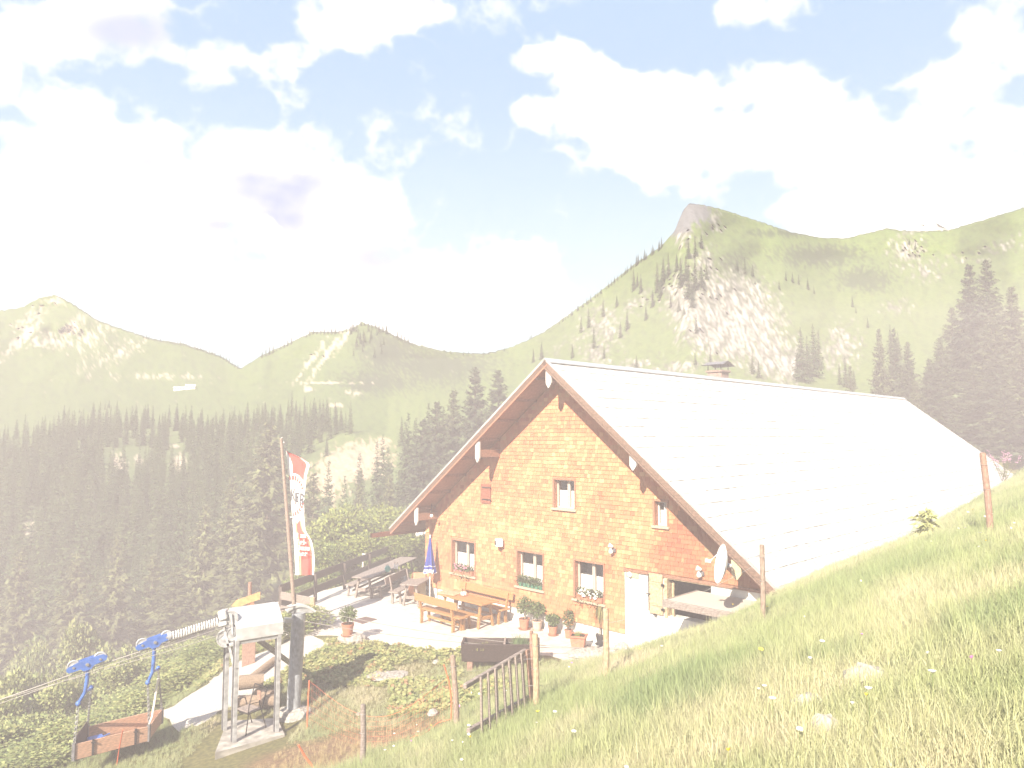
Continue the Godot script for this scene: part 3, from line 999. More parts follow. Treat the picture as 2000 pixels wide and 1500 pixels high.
func trees() -> void:
	var dark := Vector3(0.046, 0.066, 0.028)
	var mid := Vector3(0.050, 0.066, 0.027)
	var lods := []
	for k in 3:
		lods.append(spruce(100 + k, 20.0, [2.9, 2.5, 3.3][k], 32, 7, 4, [Vector3(0.030, 0.048, 0.020), Vector3(0.050, 0.074, 0.026), Vector3(0.038, 0.062, 0.022)][k], 0.03))
	var near := []
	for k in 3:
		near.append(spruce(200 + k, 16.0, [3.2, 2.7, 3.6][k], 54, 7, 9, Vector3(0.085, 0.098, 0.038), 0.03))  # left group: sunlit look put into a lighter needle colour
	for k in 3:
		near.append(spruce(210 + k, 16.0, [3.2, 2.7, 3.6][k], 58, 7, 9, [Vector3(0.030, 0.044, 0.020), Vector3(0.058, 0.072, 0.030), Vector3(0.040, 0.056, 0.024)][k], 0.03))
	rng.seed = 77
	# --- tall spruces round the inn: pixel column, top row, distance, width factor, archetype, label
	var big := [[528, 826, 46, 1.35, 0, "tall ragged spruce behind the flagpole and signpost"], [613, 925, 38, 0.95, 1, "slim dark spruce just behind the red and white banner"],
		[928, 716, 62, 1.25, 0, "tall spruce with a bare pointed top left of the gable peak"], [973, 724, 66, 1.3, 2, "bushy tall spruce close against the gable's left roof edge"],
		[886, 762, 85, 1.4, 1, "dark spruce half hidden by the taller pair beside the gable"], [853, 786, 80, 1.45, 2, "broad spruce at the lower end of the group beside the gable"],
		[826, 818, 70, 1.3, 0, "spruce rising over the leafy trees at the left eave"], [760, 930, 62, 1.0, 1, "small spruce in front of the pale landslip"], [700, 945, 66, 0.9, 2, "small spruce below the pale landslip"],
		[402, 985, 62, 1.2, 2, "spruce on the slope above the coil spring of the ropeway"], [455, 930, 70, 1.1, 0, "spruce with hanging branches beside the signpost"], [300, 1085, 48, 1.2, 1, "spruce behind the upper blue carriage"],
		[150, 1082, 44, 1.2, 0, "thin brownish spruce above the lower blue carriage"], [345, 1105, 40, 1.25, 2, "low spruce with wide branches behind the coil spring"], [480, 1010, 40, 1.1, 1, "spruce with drooping twigs right behind the signpost"],
		[40, 1070, 62, 1.2, 2, "grey-green spruce on the slope at the valley side"], [230, 1045, 75, 1.1, 0, "spruce in the middle of the wooded slope"],
		[1892, 515, 68, 1.15, 0, "tall twin-topped spruce above the far end of the roof"], [1926, 508, 72, 1.15, 2, "broad spruce leaning into the twin beside the roof end"], [1975, 560, 60, 1.2, 1, "dense spruce at the upper end of the pasture"],
		[1858, 600, 74, 1.15, 1, "slender spruce at the edge of the dense group by the roof end"], [2025, 590, 55, 1.3, 2, "dense dark spruce on the pasture's upper rim"], [1815, 700, 62, 1.0, 0, "small spruce right behind the far roof corner"],
		[1945, 690, 52, 1.25, 0, "low spreading spruce above the fence post on the rise"], [1900, 720, 55, 1.2, 2, "shaggy spruce behind the roof's far verge"], [1716, 642, 88, 0.9, 1, "spruce with sunlit bare trunk behind the ridge's far end"], [1745, 640, 120, 0.9, 0, "dark narrow spruce pair's taller tree beyond the ridge"],
		[1772, 668, 84, 0.9, 2, "spruce with open crown beyond the ridge end"], [1660, 715, 95, 0.8, 1, "low spruce just above the ridge line"],
		[1990, 680, 48, 1.25, 1, "wide spruce whose lower branches touch the pasture rim"], [1960, 760, 46, 1.3, 2, "low bushy spruce right above the roof's far lower corner"], [1870, 790, 58, 1.2, 0, "young spruce pressed against the far verge"], [2040, 720, 44, 1.3, 0, "broad spruce at the pasture's upper corner"], [1835, 660, 66, 1.1, 2, "spruce filling the gap beside the twin tops"], [1790, 745, 60, 0.9, 1, "short spruce right behind the roof's ridge end"], [1935, 620, 58, 1.2, 1, "full-crowned spruce in the middle of the dense group"], [2010, 640, 62, 1.3, 0, "tall spruce deep in the dense group by the pasture"]]
	for i in big.size():
		var b = big[i]
		var top := dp(b[0], b[1], b[2])
		var foot: float = ground(top.x, top.z) if b[2] < 70 else minf(raw_ground(top.x, top.z), top.y - 12.0)
		if b[0] > 1600:
			foot = minf(foot, top.y - 9.0)
		if b[0] > 1600:
			foot = minf(foot, EYE - 60.0 / F * b[2])
		foot = maxf(foot, top.y - 26.0)
		var hh := top.y - foot
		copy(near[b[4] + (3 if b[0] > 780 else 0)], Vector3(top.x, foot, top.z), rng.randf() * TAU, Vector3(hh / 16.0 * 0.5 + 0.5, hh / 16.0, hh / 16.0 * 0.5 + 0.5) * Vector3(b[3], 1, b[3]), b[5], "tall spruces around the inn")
	# --- spruces one can tell apart on the far slopes: x, foot row, height in pixels
	var single := [[160, 853, 42, "f"], [205, 848, 34, "f"], [228, 838, 26, "f"]]
	var g := RandomNumberGenerator.new()
	g.seed = 9
	var put := func(px: float, py: float, hpx: float, label: String, group: String) -> void:
		var p := far_base(px, py)
		var hh := hpx / F * -p.z
		var s := hh / 20.0
		copy(lods[g.randi() % 3], p - Vector3(0, hh * 0.03, 0), g.randf() * TAU, Vector3(s, s, s) * Vector3(1.15, 1, 1.15), label, group)
	for i in 46:                                             # front rank of the wood below the alp pastures
		var px := 120.0 + 560.0 * i / 46.0 + g.randf_range(-5, 5)
		var py := 838.0 + 14.0 * sin(px * 0.02) + g.randf_range(-5, 14) - 14.0 * smoothstep(500, 650, px)
		put.call(px, py, g.randf_range(36, 56), "dark spruce in the upper rank of the wood below the pasture", "upper rank of the wood")
	for q in [[638, 890, 42], [784, 870, 58], [665, 833, 42], [205, 800, 16], [183, 803, 12], [213, 797, 18], [155, 806, 9]]:
		put.call(q[0], q[1], q[2], "lone spruce standing free on the lower pasture", "lone spruces on the pasture")
	for i in 34:
		var px := 280.0 + 190.0 * i / 34.0
		put.call(px, skyline(px) + 4, g.randf_range(6, 13), "tiny spruce on the falling crest of the left mountain", "spruces along the left crest")
	for i in 42:
		var px := 512.0 + 300.0 * i / 42.0
		if absf(px - 585) < 12:
			continue
		put.call(px, skyline(px) + 5, g.randf_range(9, 20), "small spruce on the crest of the middle hill", "spruces along the middle crest")
	for i in 26:
		var px := 695.0 + g.randf_range(-10, 65)
		put.call(px, 660.0 + g.randf_range(-15, 40), g.randf_range(14, 24), "small spruce in the shaded grove under the middle hill's top", "grove on the middle hill")
	for q in [[880, 690], [905, 692], [915, 692], [945, 691], [955, 690], [985, 684], [1035, 660], [1038, 658]]:
		put.call(q[0], q[1] + 2, g.randf_range(7, 12), "tiny spruce on the saddle between hill and peak", "spruces on the saddle")
	for i in 40:
		var px := 1095.0 + 205.0 * i / 40.0 + g.randf_range(-3, 3)
		put.call(px, skyline(px) + 6, g.randf_range(10, 22) * (0.7 + 0.5 * smoothstep(1150, 1280, px)), "small spruce on the steep left ridge of the rocky peak", "spruces along the peak's ridge")
	for q in [[1135, 650, 34], [1150, 640, 42], [1178, 618, 40], [1205, 600, 26], [1225, 645, 44], [1212, 660, 34], [1238, 568, 46], [1252, 572, 38], [1245, 560, 30], [1262, 625, 34], [1284, 570, 62], [1296, 555, 56], [1306, 540, 50], [1290, 582, 40], [1330, 560, 60], [1345, 580, 70], [1358, 565, 66], [1370, 560, 50], [1352, 600, 50], [1340, 545, 50], [1322, 530, 40], [1326, 608, 28], [1336, 612, 22], [1380, 545, 40], [1360, 650, 40], [1345, 505, 40], [1358, 500, 44], [1370, 485, 34],
			[1042, 708, 30], [1058, 702, 38], [1160, 680, 44], [1243, 725, 34], [1358, 712, 26], [1388, 715, 40], [1470, 730, 48], [1482, 738, 36], [1566, 745, 112], [1578, 742, 90], [1590, 735, 108], [1600, 720, 80], [1558, 738, 60], [1652, 756, 60], [1640, 752, 50], [1668, 760, 40], [1440, 530, 30], [1455, 535, 36], [1470, 540, 26], [1522, 566, 22], [1535, 548, 20], [1548, 552, 24], [1560, 556, 22], [1578, 566, 26], [1590, 574, 18], [1665, 600, 24], [1672, 612, 18], [1695, 640, 22], [1788, 486, 20], [1776, 476, 14], [1740, 690, 60], [1755, 696, 52], [1310, 600, 26], [1275, 600, 40], [1180, 700, 26], [1118, 700, 30]]:
		put.call(q[0], q[1], q[2], "spruce clinging to the grass and rock of the steep peak", "spruces on the rocky peak")
	# --- the wooded valley side that reads as one mass
	var wood := [[-80, 858], [60, 855], [150, 846], [235, 836], [300, 830], [480, 838], [620, 832], [700, 840], [660, 885], [610, 905], [575, 960], [600, 1010], [640, 1060], [760, 1010], [840, 900], [880, 870], [900, 1000], [800, 1150], [620, 1330], [-100, 1420]]
	var clear := [[255, 890, 50, 18], [300, 850, 26, 12], [230, 925, 45, 28], [345, 905, 30, 30], [440, 905, 40, 14], [60, 1040, 30, 30], [690, 935, 100, 85], [635, 985, 60, 75], [130, 990, 16, 10], [30, 868, 40, 8], [330, 865, 24, 10]]
	var xf := [[], [], []]
	var py := 836.0
	while py < 1400.0:
		var px := -80.0
		while px < 900.0:
			var dd := far_depth(px, py)
			var sx := clampf(1400.0 * 6.6 / dd, 8.0, 90.0)
			px += sx * g.randf_range(0.6, 1.4)
			var q := Vector2(px, py + g.randf_range(-5, 5))
			if not in_poly(q, wood):
				continue
			var open := false
			for e in clear:
				if Vector2((q.x - e[0]) / e[2], (q.y - e[1]) / e[3]).length() < 1.0 and g.randf() < 0.93:
					open = true
			if open:
				continue
			var p := far_base(q.x, q.y)
			if -p.z < 95.0:
				continue
			var hh := g.randf_range(13, 25)
			var s := hh / 20.0
			xf[g.randi() % 3].append(Transform3D(Basis(Vector3.UP, g.randf() * TAU).scaled(Vector3(s * 1.1, s, s * 1.1)), p - Vector3(0, 0.6, 0)))
		py += clampf(1400.0 * 3.6 / far_depth(300, py), 6.0, 40.0)
	var fo := Node3D.new()
	fo.name = "spruce_forest"
	add_child(fo)
	tag(fo, "dark spruce wood covering the valley side behind the ropeway", "forest")
	fo.set_meta("kind", "stuff")
	for k in 3:
		var mm := MultiMesh.new()
		mm.transform_format = MultiMesh.TRANSFORM_3D
		mm.mesh = lods[k].get_child(1).mesh
		mm.instance_count = xf[k].size()
		for i in xf[k].size():
			mm.set_instance_transform(i, xf[k][i])
		var mi := MultiMeshInstance3D.new()
		mi.name = "spruces"
		mi.multimesh = mm
		mi.material_override = M.needle
		mi.set_meta("kind", "stuff")
		fo.add_child(mi, true)
	print("forest ", xf[0].size() + xf[1].size() + xf[2].size())
	# --- leafy trees behind the terrace rail and shrubs below the path
	var la := leafy(31, "leafy_tree", 5.0, 2.0, 7200, 0.16, Vector3(0.07, 0.10, 0.028), Vector3(0.20, 0.23, 0.05))
	var lb := leafy(32, "leafy_tree", 5.0, 2.2, 7200, 0.15, Vector3(0.055, 0.085, 0.025), Vector3(0.15, 0.19, 0.045))
	var sa := leafy(33, "shrub", 1.6, 1.1, 5200, 0.10, Vector3(0.12, 0.165, 0.055), Vector3(0.27, 0.28, 0.11))
	var sb := leafy(34, "shrub", 1.3, 1.2, 5200, 0.09, Vector3(0.095, 0.14, 0.048), Vector3(0.22, 0.24, 0.09))
	var lt := [[650, 985, 33, 1.0, la], [720, 985, 35, 1.0, lb], [775, 985, 33, 1.0, la], [815, 975, 40, 1.0, lb], [625, 1050, 30, 0.9, lb], [690, 1040, 32, 0.9, la], [760, 1040, 32, 0.8, lb], [830, 1000, 36, 0.8, la]]
	for i in lt.size():
		var b = lt[i]
		var top := dp(b[0], b[1], b[2])
		var foot := ground(top.x, top.z)
		var s: float = (top.y - foot) / 5.0
		copy(b[4], Vector3(top.x, foot, top.z), rng.randf() * TAU, Vector3(b[3], 1, b[3]) * Vector3(0.6 + 0.4 * s, s, 0.6 + 0.4 * s), "yellow-green leafy tree crowding behind the terrace railing", "leafy trees behind the railing")
	var sh := [[30, 1330, 24], [90, 1300, 25], [140, 1345, 22], [70, 1400, 19], [20, 1430, 17.5], [200, 1285, 26], [260, 1300, 24], [230, 1350, 21], [120, 1460, 16.5], [330, 1265, 25], [300, 1330, 22], [390, 1250, 25], [170, 1240, 30], [60, 1250, 32], [360, 1310, 22], [420, 1290, 22], [240, 1400, 18.5], [190, 1425, 17.5], [10, 1370, 21], [280, 1250, 29], [440, 1240, 27], [110, 1380, 20], [345, 1345, 20.5], [50, 1465, 16], [620, 1130, 29], [560, 1215, 25.5], [570, 1245, 22]]
	for i in sh.size():
		var b = sh[i]
		var top := dp(b[0], b[1], b[2])
		var foot := ground(top.x, top.z)
		var s := clampf((top.y - foot) / 1.4, 0.45, 2.6)
		copy(sa if i % 2 == 0 else sb, Vector3(top.x, top.y - s * 1.4 if s >= 2.6 else foot, top.z), rng.randf() * TAU, Vector3(1.1, s, 1.1), "leafy green shrub in the thicket below the gravel path", "shrubs below the path")
	for k in [la, lb, sa, sb] + lods + near:
		k.free()

# ---------------------------------------------------------------- meadow plants
func tuft(seed_: int, blades: int, h: float, spread: float, w: float) -> MB:
	var g := RandomNumberGenerator.new()
	g.seed = seed_
	var m := mbc()
	for i in blades:
		var an := g.randf() * TAU
		var r := spread * sqrt(g.randf())
		var p := Vector3(cos(an) * r, -0.03, sin(an) * r)
		var l := h * g.randf_range(0.45, 1.15)
		var lean := Vector3(g.randfn(), 0, g.randfn()) * 0.28 * l
		var s := Vector3(cos(an + 1.3), 0, sin(an + 1.3)) * w
		var a := p + Vector3(0, l * 0.55, 0) + lean * 0.35
		var b := p + Vector3(0, l * 0.92, 0) + lean
		var v := g.randf_range(0.65, 1.35)
		m.col = Color(v, v * g.randf_range(0.92, 1.05), v * g.randf_range(0.8, 1.1))
		m.leaf(p - s, p + s, a + s * 0.7, 1.3)
		m.leaf(p - s, a + s * 0.7, a - s * 0.7, 1.3)
		m.leaf(a - s * 0.7, a + s * 0.7, b, 1.3)
	return m
func scatter(called: String, label: String, category: String, meshes: Array, mt: Material, list: Array) -> void:
	var fo := Node3D.new()
	fo.name = called
	add_child(fo)
	tag(fo, label, category)
	fo.set_meta("kind", "stuff")
	for k in meshes.size():
		var mine := []
		for i in range(k, list.size(), meshes.size()):
			mine.append(list[i])
		var mm := MultiMesh.new()
		mm.transform_format = MultiMesh.TRANSFORM_3D
		mm.use_colors = true
		mm.mesh = meshes[k].mesh()
		mm.instance_count = mine.size()
		for i in mine.size():
			mm.set_instance_transform(i, mine[i][0])
			mm.set_instance_color(i, mine[i][1])
		var mi := MultiMeshInstance3D.new()
		mi.name = "patch"
		mi.multimesh = mm
		mi.material_override = mt
		mi.set_meta("kind", "stuff")
		fo.add_child(mi, true)
func on_bare(x: float, z: float) -> bool:
	return Geometry2D.is_point_in_polygon(Vector2(x, z), cut)
func cut_dist(x: float, z: float) -> float:
	var d := 9.0
	for i in range(0, 11):
		d = minf(d, Geometry2D.get_closest_point_to_segment(Vector2(x, z), cut[i], cut[i + 1]).distance_to(Vector2(x, z)))
	return d
func on_path(x: float, z: float) -> bool:
	return Geometry2D.is_point_in_polygon(Vector2(x, z), path_poly)
func in_view(x: float, y: float, z: float) -> bool:
	if z > -1.5:
		return false
	var px := 1000.0 + F * x / -z
	var py := HY - F * (y - EYE) / -z
	return px > -60 and px < 2060 and py < 1640
var stone_spots := []
func meadow_plants() -> void:
	var g := RandomNumberGenerator.new()
	g.seed = 4
	var list := []
	var leaves := []
	var flowers := []
	var tries := 0
	while list.size() < 70000 and tries < 700000:
		tries += 1
		var d := lerpf(2.6, 26.0, pow(g.randf(), 1.25))
		var x := g.randf_range(-0.78, 0.78) * d
		var z := -d
		if on_bare(x, z):
			if g.randf() < 0.97 or Geometry2D.is_point_in_polygon(Vector2(x, z) + Vector2(-0.35, 0.1), cut):
				continue
		var y := ground(x, z)
		if not in_view(x, y, z):
			continue
		if on_path(x, z):
			continue
		var bare := Vector2((x + 3.6) / 2.6, (z + 14.2) / 1.5).length() + noise2.get_noise_2d(x * 30.0, z * 30.0) * 0.45
		if bare < 0.95 and g.randf() < 0.72:
			continue
		if x < -4.75 and x > -6.7 and z < -14.3 and z > -17.3:
			continue
		var hid := false
		for st in stone_spots:
			if Vector2(x, z).distance_to(Vector2(st.x, st.z) + Vector2(0, 0.12)) < st.y:
				hid = true
		if hid:
			continue
		var clump := noise.get_noise_2d(x * 14.0 + 90.0, z * 14.0) * 0.5 + 0.5
		var dry := clampf(noise.get_noise_2d(x * 9.0, z * 9.0) * 0.7 + 0.45 + noise2.get_noise_2d(x * 25.0, z * 25.0) * 0.4, 0, 1)
		var c := Vector3(0.235, 0.28, 0.13).lerp(Vector3(0.48, 0.42, 0.30), dry * dry)
		c = c.lerp(Vector3(0.16, 0.215, 0.10), smoothstep(0.55, 0.8, clump) * 0.8)
		var s := g.randf_range(0.6, 1.15) * (0.65 + 0.7 * clump)
		if z < -15.0 and x < 0.0:
			s *= 0.6
		s *= lerpf(0.3, 0.75, smoothstep(0.1, 1.6, cut_dist(x, z)))
		if bare < 1.0:
			c = c.lerp(Vector3(0.40, 0.25, 0.15), 0.6)
			s *= 0.6
		list.append([Transform3D(Basis(Vector3.UP, g.randf() * TAU).scaled(Vector3(s, s, s)), Vector3(x, y, z)), Color(c.x, c.y, c.z)])
	print("tufts ", list.size())
	scatter("meadow_grass", "long seeding grass covering the steep pasture", "grass", [tuft(1, 15, 0.34, 0.14, 0.0045), tuft(2, 12, 0.42, 0.12, 0.004), tuft(3, 18, 0.24, 0.16, 0.005)], M.grass, list)
	# broad-leaved weeds on the bank between terrace and lift
	var weed := mbc()
	var wg := RandomNumberGenerator.new()
	wg.seed = 8
	for i in 9:
		var an := wg.randf() * TAU
		var st := Vector3(cos(an) * 0.09, 0, sin(an) * 0.09) * wg.randf()
		var e := Vector3(cos(an), wg.randf_range(0.4, 1.5), sin(an)).normalized()
		var b := st + Vector3(0, wg.randf_range(0.05, 0.2), 0)
		var s := e.cross(Vector3.UP).normalized()
		var l := wg.randf_range(0.12, 0.2)
		var v := wg.randf_range(0.7, 1.3)
		weed.col = Color(v, v, v)
		var o6 := [b, b + e * l * 0.35 + s * l * 0.42, b + e * l * 0.8 + s * l * 0.3, b + e * l - Vector3(0, 0.03, 0), b + e * l * 0.8 - s * l * 0.3, b + e * l * 0.35 - s * l * 0.42]
		for k in range(1, 5):
			weed.leaf(o6[0], o6[k], o6[k + 1], 0.6)
	tries = 0
	while leaves.size() < 1700 and tries < 60000:
		tries += 1
		var q := Vector2(g.randf_range(380, 1010), g.randf_range(1255, 1470))
		if (q.x > 900 and q.y < 1330) or q.y > (1345.0 if q.x < 760 else 1405.0):
			continue
		var p := tp(q.x, q.y)
		if on_bare(p.x, p.z) or noise.get_noise_2d(p.x * 10.0, p.z * 10.0) < lerpf(-0.25, 0.3, smoothstep(1330, 1420, q.y)):
			continue
		if p.x < -4.75 and p.x > -6.7 and p.z < -14.3 and p.z > -17.3:
			continue
		if on_path(p.x, p.z):
			continue
		var c := Vector3(0.20, 0.25, 0.09).lerp(Vector3(0.33, 0.31, 0.13), g.randf())
		if g.randf() < 0.05:
			c = Vector3(0.34, 0.19, 0.10)
		var s := g.randf_range(0.35, 0.65)
		leaves.append([Transform3D(Basis(Vector3.UP, g.randf() * TAU).scaled(Vector3(s, s, s)), p), Color(c.x, c.y, c.z)])
	scatter("dock_leaves", "broad-leaved weeds on the bank between terrace and lift", "weeds", [weed], M.leaf, leaves)
	# flower heads in the pasture
	var um := mbc()
	for i in 12:
		var an := TAU * i / 12.0
		um.col = Color(1, 1, 1)
		um.face([Vector3(cos(an) * 0.006, 0.30, sin(an) * 0.006), Vector3(cos(an - 0.3) * 0.038, 0.31, sin(an - 0.3) * 0.038), Vector3(cos(an) * 0.048, 0.318, sin(an) * 0.048), Vector3(cos(an + 0.3) * 0.038, 0.31, sin(an + 0.3) * 0.038)], Vector3.UP)
	um.col = Color(0.2, 0.28, 0.1)
	um.tube(Vector3(0, -0.02, 0), Vector3(0, 0.305, 0), 0.004, 0.003, 4)
	for i in 150:
		var d := lerpf(3.0, 16.0, g.randf())
		var x := g.randf_range(-0.2, 0.76) * d
		if on_bare(x, -d):
			continue
		var y := ground(x, -d)
		if not in_view(x, y, -d) or noise.get_noise_2d(x * 12.0, d * 12.0) < -0.1:
			continue
		var c := Vector3(0.72, 0.71, 0.66)
		var w := g.randf()
		if w < 0.22:
			c = Vector3(0.75, 0.55, 0.05)
		elif w < 0.26:
			c = Vector3(0.5, 0.2, 0.45)
		var s := g.randf_range(0.2, 0.6)
		flowers.append([Transform3D(Basis(Vector3.UP, g.randf() * TAU).rotated(Vector3(1, 0, 0), g.randfn() * 0.15).scaled(Vector3(s, g.randf_range(0.7, 1.2), s)), Vector3(x, y, -d)), Color(c.x, c.y, c.z)])
	scatter("meadow_flowers", "small white and yellow flower heads in the pasture", "flowers", [um], M.leaf, flowers)

# ---------------------------------------------------------------- the inn
const RU := 6.75      # ridge, along the wall
const RH := 7.97
const SL := 0.725     # slopes of the two roof sides
const SR := 0.812
const OV := 0.95      # overhang at the gable
const LEN := 31.25
func roof_h(u: float) -> float:
	return RH - (SL * (RU - u) if u < RU else SR * (u - RU))
func cells(m: MB, poly: PackedVector2Array, open: Array, out: float, depth: float) -> void:
	var us := [-2.0, 16.0]
	var hs := [-1.0, 10.0]
	for o in open:
		us.append_array([o[0], o[1]])
		hs.append_array([o[2], o[3]])
	us.sort()
	hs.sort()
	for i in us.size() - 1:
		for j in hs.size() - 1:
			var q := Vector2((us[i] + us[i + 1]) * 0.5, (hs[j] + hs[j + 1]) * 0.5)
			var skip: bool = us[i + 1] - us[i] < 1e-4 or hs[j + 1] - hs[j] < 1e-4
			for o in open:
				if q.x > o[0] and q.x < o[1] and q.y > o[2] and q.y < o[3]:
					skip = true
			if skip:
				continue
			var cell := PackedVector2Array([Vector2(us[i], hs[j]), Vector2(us[i + 1], hs[j]), Vector2(us[i + 1], hs[j + 1]), Vector2(us[i], hs[j + 1])])
			for r in Geometry2D.intersect_polygons(poly, cell):
				m.prism(r, Transform3D(Basis(), Vector3(0, 0, out)), depth)
func lbox(m: MB, u0: float, u1: float, h0: float, h1: float, z0: float, z1: float, bev := 0.0) -> void:
	var c := Vector3((u0 + u1) * 0.5, (h0 + h1) * 0.5, (z0 + z1) * 0.5)
	var s := Vector3(absf(u1 - u0), absf(h1 - h0), absf(z1 - z0))
	if bev > 0.0:
		m.cbox(c, s, bev)
	else:
		m.box(c, s)
func window(parent: Node3D, u0: float, u1: float, h0: float, h1: float, label: String, drape: float, bright: bool) -> void:
	var f := mb()
	var cw := 0.04
	lbox(f, u0 - 0.02, u0 + cw, h0, h1 + 0.03, 0.05, -0.2, 0.006)
	lbox(f, u1 - cw * 0.6, u1 + 0.02, h0, h1 + 0.03, 0.05, -0.2, 0.006)
	lbox(f, u0 - 0.018, u1 + 0.018, h1 - 0.03, h1 + 0.028, 0.047, -0.2)
	var fr := part("window", f, M.casing, parent, label)
	var s := mb()
	lbox(s, u0 - 0.05, u1 + 0.05, h0 - 0.05, h0 + 0.012, 0.09, -0.2, 0.008)
	part("sill", s, M.sash, fr)
	var mid := (u0 + u1) * 0.5 + 0.06
	for k in 2:
		var a := u0 + cw if k == 0 else mid
		var b := mid if k == 0 else u1 - cw * 0.6
		var q := mb()
		var t := 0.045
		lbox(q, a + 0.004, a + t, h0 + 0.012, h1 - 0.03, -0.12, -0.17)
		lbox(q, b - t, b - 0.004, h0 + 0.012, h1 - 0.03, -0.12, -0.17)
		lbox(q, a + t, b - t, h0 + 0.012, h0 + 0.06, -0.122, -0.168)
		lbox(q, a + t, b - t, h1 - 0.08, h1 - 0.03, -0.122, -0.168)
		part("sash", q, M.white_board if bright else M.sash_pale, fr)
		var p := mb()
		lbox(p, a + t - 0.003, b - t + 0.003, h0 + 0.055, h1 - 0.075, -0.142, -0.147)
		part("pane", p, M.pane, fr)
		var c := mb()
		var n := 14
		for i in n:
			var x0 := lerpf(a + 0.02, b - 0.02, float(i) / n)
			var x1 := lerpf(a + 0.02, b - 0.02, float(i + 1) / n)
			var z0 := -0.21 + 0.012 * sin(i * 1.9)
			var z1 := -0.21 + 0.012 * sin((i + 1) * 1.9)
			var top := h0 + (h1 - h0) * drape
			c.face([Vector3(x0, h0 + 0.03, z0), Vector3(x1, h0 + 0.03, z1), Vector3(x1, top, z1), Vector3(x0, top, z0)], Vector3(0, 0, 1))
		part("curtain", c, M.curtain, fr)
func inn() -> void:
	M.pane = mat(lin(0.03, 0.035, 0.045), 0.03)
	M.pane.transparency = BaseMaterial3D.TRANSPARENCY_ALPHA
	M.pane.albedo_color.a = 0.06
	var o := thing("mountain_inn", "gabled alpine inn with orange wooden shingles and a wide white roof", "house", P0)
	o.rotation.y = -AZ
	var holes := [[1.46, 2.69, 1.10, 2.25], [4.64, 5.79, 1.12, 2.23], [6.99, 8.10, 1.10, 2.22], [6.19, 7.06, 3.63, 4.51], [9.76, 10.20, 3.42, 4.10], [10.14, 11.4, 1.15, 2.13]]
	var gable := PackedVector2Array([Vector2(0, 0.47), Vector2(8.78, 0.47), Vector2(8.78, 2.2), Vector2(13.5, 2.2), Vector2(13.5, roof_h(13.5) - 0.2), Vector2(RU, RH - 0.2), Vector2(0, roof_h(0) - 0.2)])
	var m := mb()
	cells(m, gable, holes, 0.0, 0.3)
	var wall := part("gable_wall", m, M.backing, o)
	m = mb()
	cells(m, PackedVector2Array([Vector2(8.78, -0.4), Vector2(13.5, -0.4), Vector2(13.5, 2.2), Vector2(8.78, 2.2)]), holes, 0.0, 0.3)
	part("rendered_wall", m, M.render, o, "white rendered wall beside the entrance")
	m = mb()
	lbox(m, 0.0, 8.78, -0.4, 0.47, -0.02, -0.3)
	part("plinth", m, M.render, o, "low white plinth under the shingles")
	m = mb()
	lbox(m, 0.0, 0.3, -0.4, 2.75, -0.3, -LEN + 1.2)
	lbox(m, 13.2, 13.5, -0.4, 2.2, -0.3, -LEN + 1.2)
	cells(m, PackedVector2Array([Vector2(0, -0.4), Vector2(13.5, -0.4), Vector2(13.5, 2.2), Vector2(RU, RH - 0.25), Vector2(0, 2.7)]), [], -LEN + 1.2, 0.3)
	part("side_wall", m, M.render, o)
	m = mb()
	lbox(m, 0.3, 13.2, -0.02, 0.02, -0.3, -LEN + 1.2)
	lbox(m, 0.3, 12.9, 2.4, 2.5, -0.3, -LEN + 1.2)
	lbox(m, 0.3, 13.2, 0.02, 2.4, -3.0, -3.1)
	lbox(m, 3.5, 10.0, 2.5, 5.0, -3.0, -3.1)
	part("inner_floor", m, M.dark_wood, o)
	# --- shingles: the 300 that show largest are pieces of their own
	rng.seed = 12
	var list := []
	var ex := 0.118
	var row := 0
	var h := 0.45
	while h < 7.5:
		var segs := [[0.0, 13.5 if h > 2.17 else 8.78]]
		if h + ex > RH - 0.3 - 0.0:
			break
		var lo := RU - (RH - 0.22 - h) / SL
		var hi := RU + (RH - 0.22 - h) / SR
		segs[0][0] = maxf(segs[0][0], lo)
		segs[0][1] = minf(segs[0][1], hi)
		for q in [[1.46, 2.69, 1.07, 2.27], [4.64, 5.79, 1.09, 2.25], [6.99, 8.10, 1.07, 2.24], [6.19, 7.06, 3.60, 4.53], [9.76, 10.20, 3.39, 4.12]]:
			if h + ex * 0.7 > q[2] and h + ex * 0.3 < q[3]:
				var nxt := []
				for s in segs:
					if q[0] > s[0] and q[1] < s[1]:
						nxt.append([s[0], q[0] - 0.02]); nxt.append([q[1] + 0.02, s[1]])
					else:
						nxt.append(s)
				segs = nxt
		for s in segs:
			var u: float = s[0] - rng.randf() * 0.02
			while u < s[1] - 0.02:
				var w := rng.randf_range(0.075, 0.19)
				if s[1] - u - w < 0.06:
					w = s[1] - u
				var warm := noise.get_noise_2d(u * 14.0, h * 17.0) * 0.45 + noise2.get_noise_2d(u * 30.0, h * 60.0) * 0.35 + rng.randfn() * 0.22
				list.append([u, h + rng.randf_range(-0.006, 0.006), w, warm, u])
				u += w
		h += ex
		row += 1
	list.sort_custom(func(a, b): return a[4] * 1.0 - absf(a[1] - 2.6) * 0.8 > b[4] * 1.0 - absf(b[1] - 2.6) * 0.8)
	var tones := [Vector3(0.37, 0.112, 0.058), Vector3(0.41, 0.138, 0.07), Vector3(0.44, 0.163, 0.08), Vector3(0.46, 0.19, 0.092), Vector3(0.48, 0.23, 0.112), Vector3(0.50, 0.285, 0.14)]
	var mats := []
	for t in tones:
		mats.append(mat(lin(t.x, t.y, t.z), 0.8, grain(1, 0.02, 0.62, 1.0), Vector3(8, 2, 8)))
	var unit := mb()
